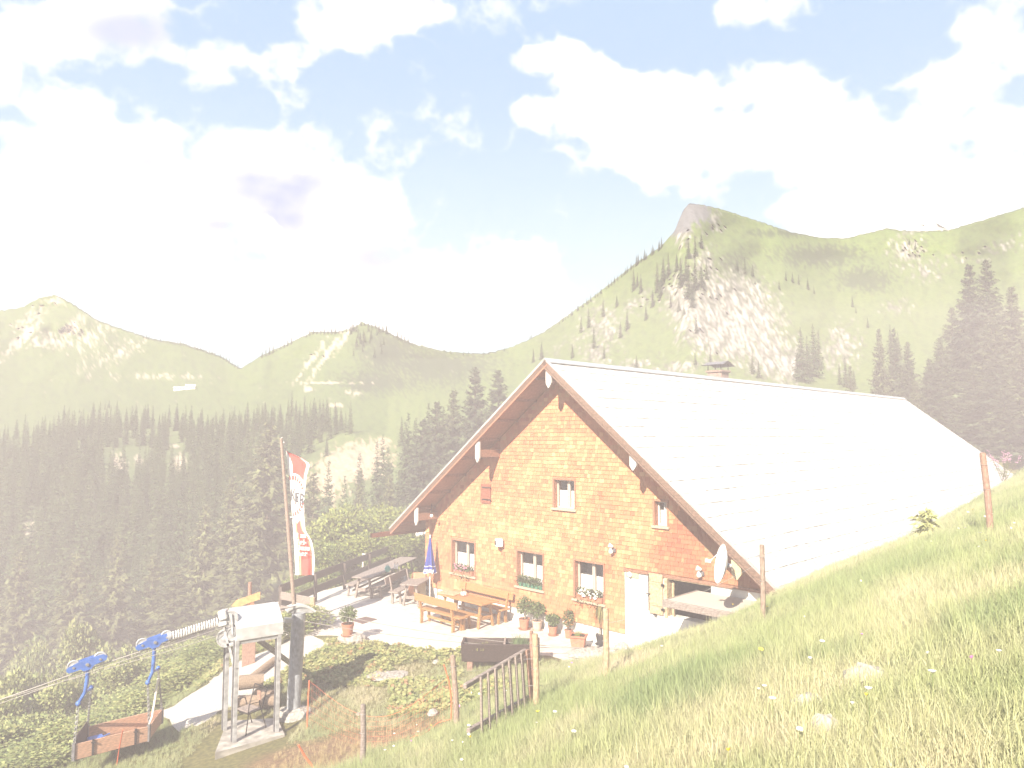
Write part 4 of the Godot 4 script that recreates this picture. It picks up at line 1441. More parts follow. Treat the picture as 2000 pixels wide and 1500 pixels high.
	unit.face([Vector3(0, 0, 0.026), Vector3(1, 0, 0.026), Vector3(1, 1.1, 0.006), Vector3(0, 1.1, 0.006)], Vector3(0, 0, 1))
	unit.face([Vector3(0, 0, 0), Vector3(1, 0, 0), Vector3(1, 0, 0.026), Vector3(0, 0, 0.026)], Vector3(0, -1, 0))
	unit.face([Vector3(0, 0, 0), Vector3(0, 0, 0.026), Vector3(0, 1.1, 0.006), Vector3(0, 1.1, 0)], Vector3(-1, 0, 0))
	unit.face([Vector3(1, 0, 0), Vector3(1, 0, 0.026), Vector3(1, 1.1, 0.006), Vector3(1, 1.1, 0)], Vector3(1, 0, 0))
	unit.face([Vector3(0, 0, 0.001), Vector3(1, 0, 0.001), Vector3(1, 1.1, 0.001), Vector3(0, 1.1, 0.001)], Vector3(0, 0, -1))
	var um := unit.mesh()
	var rest := mbc()
	for i in list.size():
		var a = list[i]
		var k: int = clampi(int(round(2.9 + a[3] * 4.0)), 0, 5)
		if i < 300:
			var p := MeshInstance3D.new()
			p.name = "shingle"
			p.mesh = um
			p.material_override = mats[k]
			p.position = Vector3(a[0] + 0.003, a[1], 0.002 + rng.randf() * 0.004)
			p.scale = Vector3(a[2] - 0.006, ex, 1)
			wall.add_child(p, true)
		else:
			var t: Vector3 = tones[k] * rng.randf_range(0.9, 1.1)
			rest.col = Color(t.x, t.y, t.z)
			var lift := 0.002 + rng.randf() * 0.004
			var x0: float = a[0] + 0.003
			var x1: float = a[0] + a[2] - 0.003
			var y0: float = a[1]
			var y1: float = a[1] + ex * 1.1
			rest.face([Vector3(x0, y0, lift + 0.026), Vector3(x1, y0, lift + 0.026), Vector3(x1, y1, lift + 0.006), Vector3(x0, y1, lift + 0.006)], Vector3(0, 0, 1))
			rest.face([Vector3(x0, y0, 0), Vector3(x1, y0, 0), Vector3(x1, y0, lift + 0.026), Vector3(x0, y0, lift + 0.026)], Vector3(0, -1, 0))
			rest.face([Vector3(x0, y0, 0), Vector3(x0, y0, lift + 0.026), Vector3(x0, y1, lift + 0.006), Vector3(x0, y1, 0)], Vector3(-1, 0, 0))
			rest.face([Vector3(x1, y0, 0), Vector3(x1, y0, lift + 0.026), Vector3(x1, y1, lift + 0.006), Vector3(x1, y1, 0)], Vector3(1, 0, 0))
	var rs := part("shingles", rest, M.vcol, wall)
	rs.set_meta("kind", "stuff")
	print("shingles ", list.size())
	# --- windows
	window(o, 1.46, 2.69, 1.10, 2.25, "ground-floor window next to the blue parasol", 0.6, false)
	window(o, 4.64, 5.79, 1.12, 2.23, "middle ground-floor window", 0.62, false)
	window(o, 6.99, 8.10, 1.10, 2.22, "ground-floor window with white blossoms nearest the entrance", 0.62, false)
	window(o, 6.19, 7.06, 3.63, 4.51, "upper window under the ridge", 0.6, false)
	window(o, 9.76, 10.20, 3.42, 4.10, "small narrow window under the right roof slope", 0.6, true)
	m = mb()
	lbox(m, 3.0, 3.46, 3.57, 4.2, 0.035, 0.075, 0.006)
	var hatch := part("shutter", m, M.red_wood, o, "small closed red-brown wooden shutter")
	m = mb()
	for y in [3.68, 4.07]:
		lbox(m, 3.08, 3.52, y, y + 0.035, 0.077, 0.09)
	part("hinge", m, M.iron, hatch)
	# --- entrance: opening, open shutter, board sign, flat canopy
	m = mb()
	lbox(m, 10.06, 10.15, 1.12, 2.16, 0.04, -0.28)
	lbox(m, 10.24, 10.29, 1.15, 2.0, -0.05, -0.1)
	lbox(m, 10.15, 11.4, 2.10, 2.16, 0.03, -0.28)
	part("entrance_frame", m, M.pale_wood, o)
	var sh := Node3D.new()
	sh.name = "open_shutter"
	o.add_child(sh)
	for q in [[1.16, 1.36], [1.37, 1.97], [1.98, 2.19]]:
		m = mb()
		lbox(m, 9.61, 10.03, q[0], q[1], 0.03, 0.07, 0.005)
		part("board", m, M.pale_wood, sh)
	m = mb()
	lbox(m, 9.60, 9.622, 1.22, 2.16, 0.072, 0.085)
	lbox(m, 9.55, 9.66, 1.64, 1.66, 0.075, 0.11)
	lbox(m, 10.0, 10.09, 1.9, 1.96, 0.072, 0.1)
	lbox(m, 10.0, 10.09, 1.28, 1.34, 0.072, 0.1)
	lbox(m, 9.76, 9.84, 1.12, 1.16, 0.06, 0.1)
	part("ironwork", m, M.iron, sh)
	m = mb()
	lbox(m, 8.84, 9.25, 1.98, 2.17, 0.005, 0.03)
	part("notice_board", m, M.cream_board, o, "small cream board by the entrance")
	m = mb()
	m.lathe([[0.0, 0.0], [0.06, 0.005], [0.075, 0.06], [0.04, 0.11], [0.0, 0.12]], Vector3(8.98, 2.08, 0.03), 12, Basis(Vector3(1, 0, 0), Vector3(0.3, -0.4, 0.86), Vector3(0, 0.9, 0.4)))
	part("wall_lamp", m, M.white_gloss, o)
	m = mb()
	lbox(m, 11.05, 13.3, 1.84, 1.93, 0.0, 1.46)
	var cano := part("canopy", m, M.cement, o, "flat pale cement canopy right of the entrance")
	m = mb()
	lbox(m, 11.02, 13.3, 1.78, 1.95, 1.462, 1.53, 0.01)
	lbox(m, 11.0, 11.048, 1.78, 1.94, 0.0, 1.53)
	part("edge_board", m, M.grey_wood, cano)
	m = mb()
	lbox(m, 8.78, 13.5, 2.13, 2.2, 0.0, 0.06)
	part("lintel_board", m, M.soffit, o)
	# --- roof
	var top := PackedVector2Array([Vector2(-0.83, roof_h(-0.83) - 0.03), Vector2(RU, RH - 0.03), Vector2(14.4, roof_h(14.4) - 0.03), Vector2(14.4, roof_h(14.4) - 0.17), Vector2(RU, RH - 0.2), Vector2(-0.83, roof_h(-0.83) - 0.17)])
	m = mb()
	m.prism(top, Transform3D(Basis(), Vector3(0, 0, OV)), LEN)
	var roof := part("roof", m, M.soffit, o)
	m = mb()
	var nl := Vector3(-SL, 1, 0).normalized()
	m.prism(PackedVector2Array([Vector2(-0.88, roof_h(-0.88) - 0.028), Vector2(RU, RH - 0.028), Vector2(RU, RH + 0.012), Vector2(-0.88, roof_h(-0.88) + 0.012)]), Transform3D(Basis(), Vector3(0, 0, OV + 0.03)), LEN + 0.06)
	part("roof_cover", m, M.roof, roof)
	var sdir := Vector3(1, -SR, 0).normalized()
	var nrm := Vector3(SR, 1, 0).normalized()
	var total := (14.45 - RU) * sqrt(1 + SR * SR)
	var nc := 23
	rng.seed = 3
	for i in nc:
		m = mb()
		var a := total * i / nc
		var b := total * (i + 1) / nc + 0.05
		var z := OV + 0.03
		var wob := rng.randf_range(-0.012, 0.012)
		while z > OV - LEN - 0.03:
			var w := minf(rng.randf_range(0.55, 1.3), z - (OV - LEN - 0.03) + 0.001)
			var l := 0.010 + rng.randf() * 0.014
			var j := wob + rng.randf_range(-0.015, 0.015)
			var p0 := Vector3(RU, RH - 0.025, 0) + sdir * a
			var p1 := Vector3(RU, RH - 0.025, 0) + sdir * (b + j)
			var t0 := p0 + nrm * 0.012
			var t1 := p1 + nrm * (0.012 + l)
			var z0 := Vector3(0, 0, z)
			var z1 := Vector3(0, 0, z - w + 0.004)
			m.face([t0 + z0, t1 + z0, t1 + z1, t0 + z1], nrm)
			m.face([p1 + z0, t1 + z0, t1 + z1, p1 + z1], sdir)
			m.face([p0 + z0, t0 + z0, t1 + z0, p1 + z0], Vector3(0, 0, 1))
			m.face([p0 + z1, t0 + z1, t1 + z1, p1 + z1], Vector3(0, 0, -1))
			z -= w
			if w <= 0.01:
				break
		part("roof_course", m, M.roof, roof)
	m = mb()
	m.prism(PackedVector2Array([Vector2(RU - 0.14, RH - 0.08), Vector2(RU, RH + 0.035), Vector2(RU + 0.16, RH - 0.09), Vector2(RU + 0.16, RH - 0.065), Vector2(RU, RH + 0.06), Vector2(RU - 0.14, RH - 0.055)]), Transform3D(Basis(), Vector3(0, 0, OV + 0.05)), LEN + 0.1)
	part("ridge_cap", m, M.metal_edge, roof)
	for k in 2:
		var e := -0.88 if k == 0 else 14.4
		var d := Vector3(e - RU, roof_h(e) - RH, 0)
		var up := Vector3(-d.y, d.x, 0).normalized()
		if up.y < 0:
			up = -up
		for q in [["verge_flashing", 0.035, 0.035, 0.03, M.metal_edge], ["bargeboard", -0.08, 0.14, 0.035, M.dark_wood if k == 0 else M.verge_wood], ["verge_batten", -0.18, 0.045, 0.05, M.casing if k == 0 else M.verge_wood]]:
			m = mb()
			var za: float = OV + 0.005 + q[3] * 0.5
			m.bar(Vector3(RU, RH, za) + up * q[1], Vector3(RU, RH, za) + d + up * q[1], q[3], q[2], up)
			part(q[0], m, q[4], roof)
	# purlins with their pointed end boards
	for q in [[1071, 757, 0.72, 0.105, 0], [932, 903, 0.62, 0.10, 0], [812, 1026, 0.55, 0.09, 0], [1236, 919, 0.66, 0.105, 0], [1438, 1133, 0.62, 0.12, 1]]:
		var tip := wp(q[0], q[1], OV - 0.01)
		var u := tip.x
		m = mb()
		var hh := minf(roof_h(u - q[3]), roof_h(u + q[3])) - 0.16
		m.prism(PackedVector2Array([Vector2(u - q[3], tip.y + 0.13), Vector2(u - 0.02, tip.y), Vector2(u + 0.02, tip.y), Vector2(u + q[3], tip.y + 0.13), Vector2(u + q[3], hh), Vector2(u - q[3], hh)]), Transform3D(Basis(), Vector3(0, 0, OV - 0.01)), 0.05)
		var bd := part("end_board", m, M.cream_board if q[4] == 1 else M.white_board, roof)
		m = mb()
		lbox(m, u - 0.08, u + 0.08, tip.y + 0.16, tip.y + 0.4, OV - 0.06, -0.05)
		part("purlin", m, M.soffit, roof)
	for k in 9:
		m = mb()
		var u := -0.6 + 0.0
		var f := (k + 0.5) / 9.0
		var side := 1.0 if k % 2 == 0 else -1.0
		var e := lerpf(RU, -0.7, f)
		lbox(m, e - 0.03, e + 0.03, roof_h(e) - 0.26, roof_h(e) - 0.175, OV - 0.03, 0.03)
		part("soffit_batten", m, M.soffit, roof)
	# wooden gutter under the left eave, its end reaching out past the gable
	var d := ray(725, 1047)
	var g0 := CAM + d * (((P0 - CAM).dot(W) - 0.97) / d.dot(W))
	var gl := Vector3(-0.97, g0.y, (g0 - P0).dot(N))
	m = mb()
	var pr := PackedVector2Array([Vector2(-0.09, 0.09), Vector2(-0.05, -0.06), Vector2(0.05, -0.06), Vector2(0.09, 0.09), Vector2(0.06, 0.09), Vector2(0.03, -0.03), Vector2(-0.03, -0.03), Vector2(-0.06, 0.09)])
	m.prism(pr, Transform3D(Basis(), gl), gl.z + LEN - 2.0)
	part("gutter", m, M.red_wood, roof)
	# chimney: column (1400, 737) on the far side of the ridge
	var cz := -9.6
	var cu := RU - 0.45
	m = mb()
	lbox(m, cu - 0.3, cu + 0.3, 7.0, 8.27, cz - 0.3, cz + 0.3, 0.015)
	var ch := part("chimney", m, M.chim, roof)
	m = mb()
	lbox(m, cu - 0.36, cu + 0.36, 8.27, 8.35, cz - 0.36, cz + 0.36, 0.015)
	part("chimney_collar", m, M.chim, ch)
	m = mb()
	for a in [-0.28, 0.28]:
		for b in [-0.28, 0.28]:
			lbox(m, cu + a - 0.012, cu + a + 0.012, 8.35, 8.62, cz + b - 0.012, cz + b + 0.012)
	part("cap_stay", m, M.iron, ch)
	m = mb()
	for i in 16:
		var a := -0.6 + 1.2 * i / 16.0
		var b := -0.6 + 1.2 * (i + 1) / 16.0
		var f := func(t: float) -> float: return 8.64 + 0.07 * cos(t * 6.0) - 0.05 * absf(t)
		var q := [Vector3(cu - 0.45, f.call(a), cz + a), Vector3(cu + 0.45, f.call(a), cz + a), Vector3(cu + 0.45, f.call(b), cz + b), Vector3(cu - 0.45, f.call(b), cz + b)]
		m.face(q, Vector3.UP)
		m.face([q[0] - Vector3(0, 0.02, 0), q[1] - Vector3(0, 0.02, 0), q[2] - Vector3(0, 0.02, 0), q[3] - Vector3(0, 0.02, 0)], Vector3.DOWN)
	part("chimney_cap", m, M.galva_dark, ch)
func lp(u: float, h: float, out: float) -> Vector3:
	return P0 + W * u + Vector3(0, h, 0) + N * out
func on_the_wall() -> void:
	var b := Basis(W, Vector3.UP, N)
	# loudspeaker
	var at := lp(4.0, 2.28, 0.04)
	var t := thing("loudspeaker", "small white box loudspeaker on the shingles above the middle window", "loudspeaker", at)
	var m := mb(t)
	m.cbox(at + b * Vector3(0, 0.11, 0.14), Vector3(0.2, 0.24, 0.22), 0.015, Basis(b.x.rotated(Vector3.UP, -0.5), b.y, b.z.rotated(Vector3.UP, -0.5)))
	m.bar(at + b * Vector3(0, 0.1, -0.01), at + b * Vector3(0, 0.1, 0.1), 0.05, 0.05)
	part("cabinet", m, M.white, t)
	m = mb(t)
	var fz := b.z.rotated(Vector3.UP, -0.5)
	var c := at + b * Vector3(0, 0.11, 0.14) + fz * 0.112
	m.tube(c, c + fz * 0.01, 0.075, 0.075, 16)
	part("cone", m, M.black, t)
	# twin floodlight and wall light
	for q in [[1200, 1070, "twin white floodlight on the shingles above the flowered window"], [1372, 1115, "small white floodlight on a bracket by the satellite dish"]]:
		var w := wp(q[0], q[1], 0.03)
		at = lp(w.x, w.y, 0.04)
		t = thing("floodlight", q[2], "light", at)
		m = mb(t)
		m.cbox(at + b * Vector3(0, -0.06, 0.02), Vector3(0.12, 0.1, 0.05), 0.01, b)
		m.tube(at + b * Vector3(0, -0.02, 0.03), at + b * Vector3(0, 0.03, 0.12), 0.018, 0.018)
		part("bracket", m, M.galva_dark, t)
		for k in 2:
			m = mb(t)
			var ax := (b * Vector3(-0.7 if k == 0 else 0.5, 0.35 if k == 0 else -0.6, 0.6)).normalized()
			var x := ax.cross(Vector3.UP).normalized()
			m.lathe([[0.0, -0.07], [0.03, -0.06], [0.062, 0.04], [0.062, 0.055], [0.0, 0.05]], at + b * Vector3(-0.02, 0.07 if k == 0 else -0.06, 0.13), 14, Basis(x, ax, x.cross(ax)))
			part("lamp_head", m, M.white_gloss, t)
	# lamp under the eave
	at = lp(0.95, 3.02, 0.5)
	t = thing("eave_lamp", "small white bulb lamp under the left eave", "light", at)
	m = mb(t)
	m.ball(at, Vector3(0.06, 0.06, 0.06), 12)
	part("bulb", m, M.white_gloss, t)
	m = mb(t)
	m.tube(at + Vector3(0, 0.05, 0), at + Vector3(0, 0.42, 0), 0.012, 0.012)
	part("stem", m, M.iron, t)
	# satellite dish seen edge on
	at = dp(1417, 1103, 15.6)
	t = thing("satellite_dish", "white satellite dish seen edge-on under the right roof slope", "satellite dish", at)
	var ax := Vector3(-0.97, 0.2, -0.06).normalized()
	var x := ax.cross(Vector3.UP).normalized()
	var bb := Basis(x, ax, x.cross(ax))
	m = mb(t)
	m.lathe([[0.0, 0.0], [0.12, 0.008], [0.24, 0.035], [0.34, 0.075], [0.42, 0.12], [0.425, 0.112], [0.34, 0.06], [0.24, 0.02], [0.12, -0.008], [0.0, -0.015]], at, 28, bb)
	part("reflector", m, M.white_gloss, t)
	m = mb(t)
	var hd := at + bb * Vector3(0, 0.34, 0.0)
	m.tube(at + bb * Vector3(0, 0.08, 0.36), hd, 0.012, 0.012)
	m.tube(at, at - ax * 0.12, 0.05, 0.04)
	m.tube(at - ax * 0.1, lp(wp(1440, 1112, 0.0).x, 2.5, 0.02), 0.02, 0.02)
	part("arm", m, M.galva, t)
	m = mb(t)
	m.tube(hd - ax * 0.02, hd + ax * 0.09, 0.035, 0.045, 12)
	part("receiver", m, M.white, t)
	# white cloth hanging below the eave beyond the corner
	at = lp(-0.75, 1.95, -1.0)
	var q0 := dp(812, 1037, 27.5)
	m = mb()
	var p1 := dp(834, 1036, 27.5)
	var n := 8
	for i in n:
		var f0 := float(i) / n
		var f1 := float(i + 1) / n
		var a := q0.lerp(p1, f0) + Vector3(0, 0, 0.05 * sin(i * 1.7))
		var d := q0.lerp(p1, f1) + Vector3(0, 0, 0.05 * sin((i + 1) * 1.7))
		var la := 0.22 * (0.4 + 0.6 * absf(sin(i * 0.8 + 0.4)))
		var ld := 0.22 * (0.4 + 0.6 * absf(sin((i + 1) * 0.8 + 0.4)))
		m.face([a, d, d - Vector3(0, ld, 0), a - Vector3(0, la, 0)], Vector3(0, 0, 1))
	m.tube(q0 + Vector3(-0.1, 0.01, 0), p1 + Vector3(0.25, 0.01, 0), 0.008, 0.008, 5)
	solo("white_cloth", m, M.white, "white cloth hung on a line under the left eave", "cloth", q0)
	# flower boxes on the sills
	rng.seed = 5
	for q in [[1.62, 2.55, 1.11, "flower box trailing green leaves on the sill beside the parasol", Vector3(0.5, 0.2, 0.3), M.terracotta, 0.25], [4.72, 5.72, 1.13, "row of green pots with leafy herbs on the middle sill", Vector3(0.25, 0.3, 0.1), M.green_pot, 0.0], [7.12, 8.02, 1.11, "flower box full of white blossoms on the sill nearest the entrance", Vector3(0.72, 0.7, 0.68), M.terracotta, 0.5]]:
		at = lp((q[0] + q[1]) * 0.5, q[2] + 0.004, 0.0)
		t = thing("flower_box", q[3], "flower box", at)
		m = mb(t)
		if q[5] == M.green_pot:
			for k in 6:
				var o: Vector3 = lp(lerpf(q[0] + 0.08, q[1] - 0.08, k / 5.0), q[2] + 0.004, 0.0)
				m.lathe([[0.055, 0.0], [0.075, 0.13], [0.07, 0.13], [0.0, 0.11]], o, 12)
			part("pots", m, q[5], t)
		else:
			m.cbox(at + Vector3(0, 0.075, 0), Vector3(q[1] - q[0], 0.15, 0.15), 0.012, b)
			part("trough", m, q[5], t)
		var f := mbc()
		for i in 620:
			var p: Vector3 = lp(rng.randf_range(q[0], q[1]), q[2] + 0.13 + 0.2 * pow(rng.randf(), 1.3), rng.randfn() * 0.07 + 0.03)
			if rng.randf() < 0.15 and q[5] == M.terracotta:
				p.y -= 0.26
				p += N * 0.1
			var e := Vector3(rng.randfn(), rng.randfn() + 0.4, rng.randfn()).normalized()
			var s := e.cross(Vector3(rng.randfn(), rng.randfn(), rng.randfn())).normalized()
			var v := rng.randf_range(0.6, 1.3)
			f.col = Color(0.10 * v, 0.14 * v, 0.045 * v)
			f.tri(p - s * 0.02, p + s * 0.02, p + e * 0.055, (e + Vector3.UP).normalized(), (e + Vector3.UP).normalized(), (e + Vector3.UP).normalized())
		f.org = at
		part("foliage", f, M.leaf, t)
		if q[6] > 0.0:
			var fl := mbc()
			for i in int(70 * q[6]) + 6:
				var p: Vector3 = lp(rng.randf_range(q[0] + 0.1, q[1] - 0.1), q[2] + 0.12 + 0.22 * rng.randf(), 0.08 + rng.randf() * 0.08)
				fl.col = Color(q[4].x, q[4].y, q[4].z)
				fl.ball(p, Vector3(0.028, 0.025, 0.028), 6)
			fl.org = at
			part("blossom", fl, M.vcol, t)

# ---------------------------------------------------------------- things on the terrace
func frame_at(t: Node3D, turn: float) -> void:
	t.rotation.y = turn
func bench(label: String, at: Vector3, turn: float, len: float, mt: Material, back: bool, group: String) -> Node3D:
	var t := thing("bench", label, "bench", at, group)
	t.rotation.y = turn
	var m := mb()
	m.cbox(Vector3(0, 0.44, 0.0), Vector3(len, 0.045, 0.36), 0.01)
	part("seat", m, mt, t)
	if back:
		m = mb()
		m.cbox(Vector3(0, 0.80, -0.29), Vector3(len + 0.04, 0.24, 0.035), 0.012, Basis(Vector3.RIGHT, -0.16))
		part("backrest", m, mt, t)
	for s in [-1.0, 1.0]:
		var x: float = s * (len * 0.5 - 0.24)
		m = mb()
		if back:
			m.prism(PackedVector2Array([Vector2(-0.20, 0), Vector2(-0.12, 0), Vector2(-0.10, 0.28), Vector2(-0.155, 0.5), Vector2(-0.235, 0.9), Vector2(-0.29, 0.9), Vector2(-0.225, 0.5), Vector2(-0.19, 0.3)]), Transform3D(Basis(Vector3(0, 0, 1), Vector3(0, 1, 0), Vector3(-1, 0, 0)), Vector3(x + 0.035, 0, 0)), 0.06)
		else:
			m.bar(Vector3(x, 0, -0.16), Vector3(x, 0.42, -0.11), 0.06, 0.07)
		part("leg", m, mt, t)
		m = mb()
		m.prism(PackedVector2Array([Vector2(0.12, 0), Vector2(0.19, 0), Vector2(0.17, 0.2), Vector2(0.15, 0.42), Vector2(0.06, 0.42), Vector2(0.10, 0.25)]), Transform3D(Basis(Vector3(0, 0, 1), Vector3(0, 1, 0), Vector3(-1, 0, 0)), Vector3(x + 0.035, 0, 0)), 0.06)
		part("leg", m, mt, t)
		m = mb()
		m.cbox(Vector3(x, 0.385, 0.0), Vector3(0.05, 0.06, 0.32), 0.006)
		part("bearer", m, mt, t)
	m = mb()
	m.bar(Vector3(-len * 0.5 + 0.26, 0.2, 0.0), Vector3(len * 0.5 - 0.26, 0.2, 0.0), 0.03, 0.07)
	part("stretcher", m, mt, t)
	return t
func table(label: String, at: Vector3, turn: float, len: float, wid: float, mt: Material, group: String) -> Node3D:
	var t := thing("table", label, "table", at, group)
	t.rotation.y = turn
	var n := 3
	for k in n:
		var m := mb()
		var w := wid / n
		m.cbox(Vector3(0, 0.745, -wid * 0.5 + w * (k + 0.5)), Vector3(len, 0.04, w - 0.005), 0.006)
		part("plank", m, mt, t)
	for s in [-1.0, 1.0]:
		var x: float = s * (len * 0.5 - 0.22)
		for q in [-1.0, 1.0]:
			var m := mb()
			m.bar(Vector3(x, 0, q * wid * 0.42), Vector3(x - s * 0.03, 0.72, q * wid * 0.25), 0.07, 0.08, Vector3.RIGHT, 0.008)
			part("leg", m, mt, t)
		var c := mb()
		c.cbox(Vector3(x - s * 0.02, 0.28, 0), Vector3(0.05, 0.1, wid * 0.62), 0.008)
		c.cbox(Vector3(x - s * 0.03, 0.695, 0), Vector3(0.06, 0.05, wid * 0.8), 0.008)
		part("crossbar", c, mt, t)
	var m2 := mb()
	m2.bar(Vector3(-len * 0.5 + 0.24, 0.28, 0), Vector3(len * 0.5 - 0.24, 0.28, 0), 0.04, 0.08)
	part("stretcher", m2, mt, t)
	return t
func pot(label: String, at: Vector3, r: float, h: float, mt: Material, kind: int, ph: float, group := "flower pots on the terrace") -> Node3D:
	var t := thing("potted_plant", label, "potted plant", at, group)
	var m := mb()
	m.lathe([[0.0, 0.0], [r * 0.72, 0.0], [r * 0.94, h * 0.82], [r * 1.02, h * 0.83], [r * 1.04, h], [r * 0.94, h], [r * 0.9, h * 0.9]], Vector3.ZERO, 22)
	var p := part("pot", m, mt, t)
	m = mb()
	m.lathe([[r * 0.9, h * 0.9], [0.0, h * 0.93]], Vector3.ZERO, 16)
	part("soil", m, M.soil, t)
	if r > 0.13:
		m = mb()
		m.lathe([[0.0, 0.002], [r * 1.0, 0.002], [r * 1.12, 0.03], [r * 1.08, 0.032], [r * 0.8, 0.012]], Vector3.ZERO, 20)
		part("saucer", m, mt, p)
	m = mb()
	var f := mbc()
	var stems := 3 if kind != 1 else 1
	for i in stems:
		var top := Vector3(rng.randfn() * 0.05, h + ph * rng.randf_range(0.6, 0.95), rng.randfn() * 0.05)
		m.path([Vector3(rng.randfn() * 0.02, h * 0.9, rng.randfn() * 0.02), top * Vector3(0.5, 0.6, 0.5) + Vector3(0, h * 0.3, 0), top], [0.012, 0.009, 0.005], 5)
	if kind == 1:
		m.tube(Vector3(0.03, h * 0.8, 0.02), Vector3(0.03, h + ph * 1.15, 0.02), 0.008, 0.008, 5)
	part("stem", m, M.fresh_wood if kind == 1 else M.bark, t)
	var n := 620 if kind != 3 else 160
	for i in n:
		var p2: Vector3
		var e: Vector3
		var l := 0.085
		var w := 0.018
		if kind == 3:                      # drooping strap leaves
			var an := rng.randf() * TAU
			var a := Vector3(rng.randfn() * 0.02, h + ph * rng.randf_range(0.75, 1.0), rng.randfn() * 0.02)
			var o := Vector3(cos(an), 0, sin(an)) * rng.randf_range(0.05, 0.2)
			var b := a + o * 0.8 + Vector3(0, 0.06, 0)
			var c := a + o * 1.5 - Vector3(0, rng.randf_range(0.25, 0.6) * ph, 0)
			var s := o.cross(Vector3.UP).normalized() * 0.011
			var v := rng.randf_range(0.6, 1.3)
			f.col = Color(0.22 * v, 0.19 * v, 0.07 * v) if rng.randf() < 0.5 else Color(0.12 * v, 0.13 * v, 0.05 * v)
			var nn := o.normalized()
			f.tri(a - s, a + s, b + s, nn, nn, nn)
			f.tri(a - s, b + s, b - s, nn, nn, nn)
			f.tri(b - s, b + s, c, nn, nn, nn)
			continue
		var d := Vector3(rng.randfn(), rng.randfn(), rng.randfn()).normalized() * pow(rng.randf(), 0.5)
		p2 = Vector3(0, h + ph * 0.62, 0) + d * Vector3(r * 1.35, ph * 0.42, r * 1.35)
		e = (d + Vector3(rng.randfn(), rng.randfn() * 0.6, rng.randfn()) * 0.6).normalized()
		var s2 := e.cross(Vector3(rng.randfn(), rng.randfn(), rng.randfn())).normalized()
		var nn2 := e.cross(s2)
		if nn2.y < 0:
			nn2 = -nn2
		var v2 := rng.randf_range(0.6, 1.35)
		f.col = Color(0.10 * v2, 0.135 * v2, 0.045 * v2)
		if kind == 2 and rng.randf() < 0.35:
			f.col = Color(0.30 * v2, 0.15 * v2, 0.07 * v2)
		f.tri(p2, p2 + e * l * 0.5 + s2 * w, p2 + e * l, nn2, nn2, nn2)
		f.tri(p2, p2 + e * l, p2 + e * l * 0.5 - s2 * w, nn2, nn2, nn2)
	part("foliage", f, M.leaf, t)
	return t
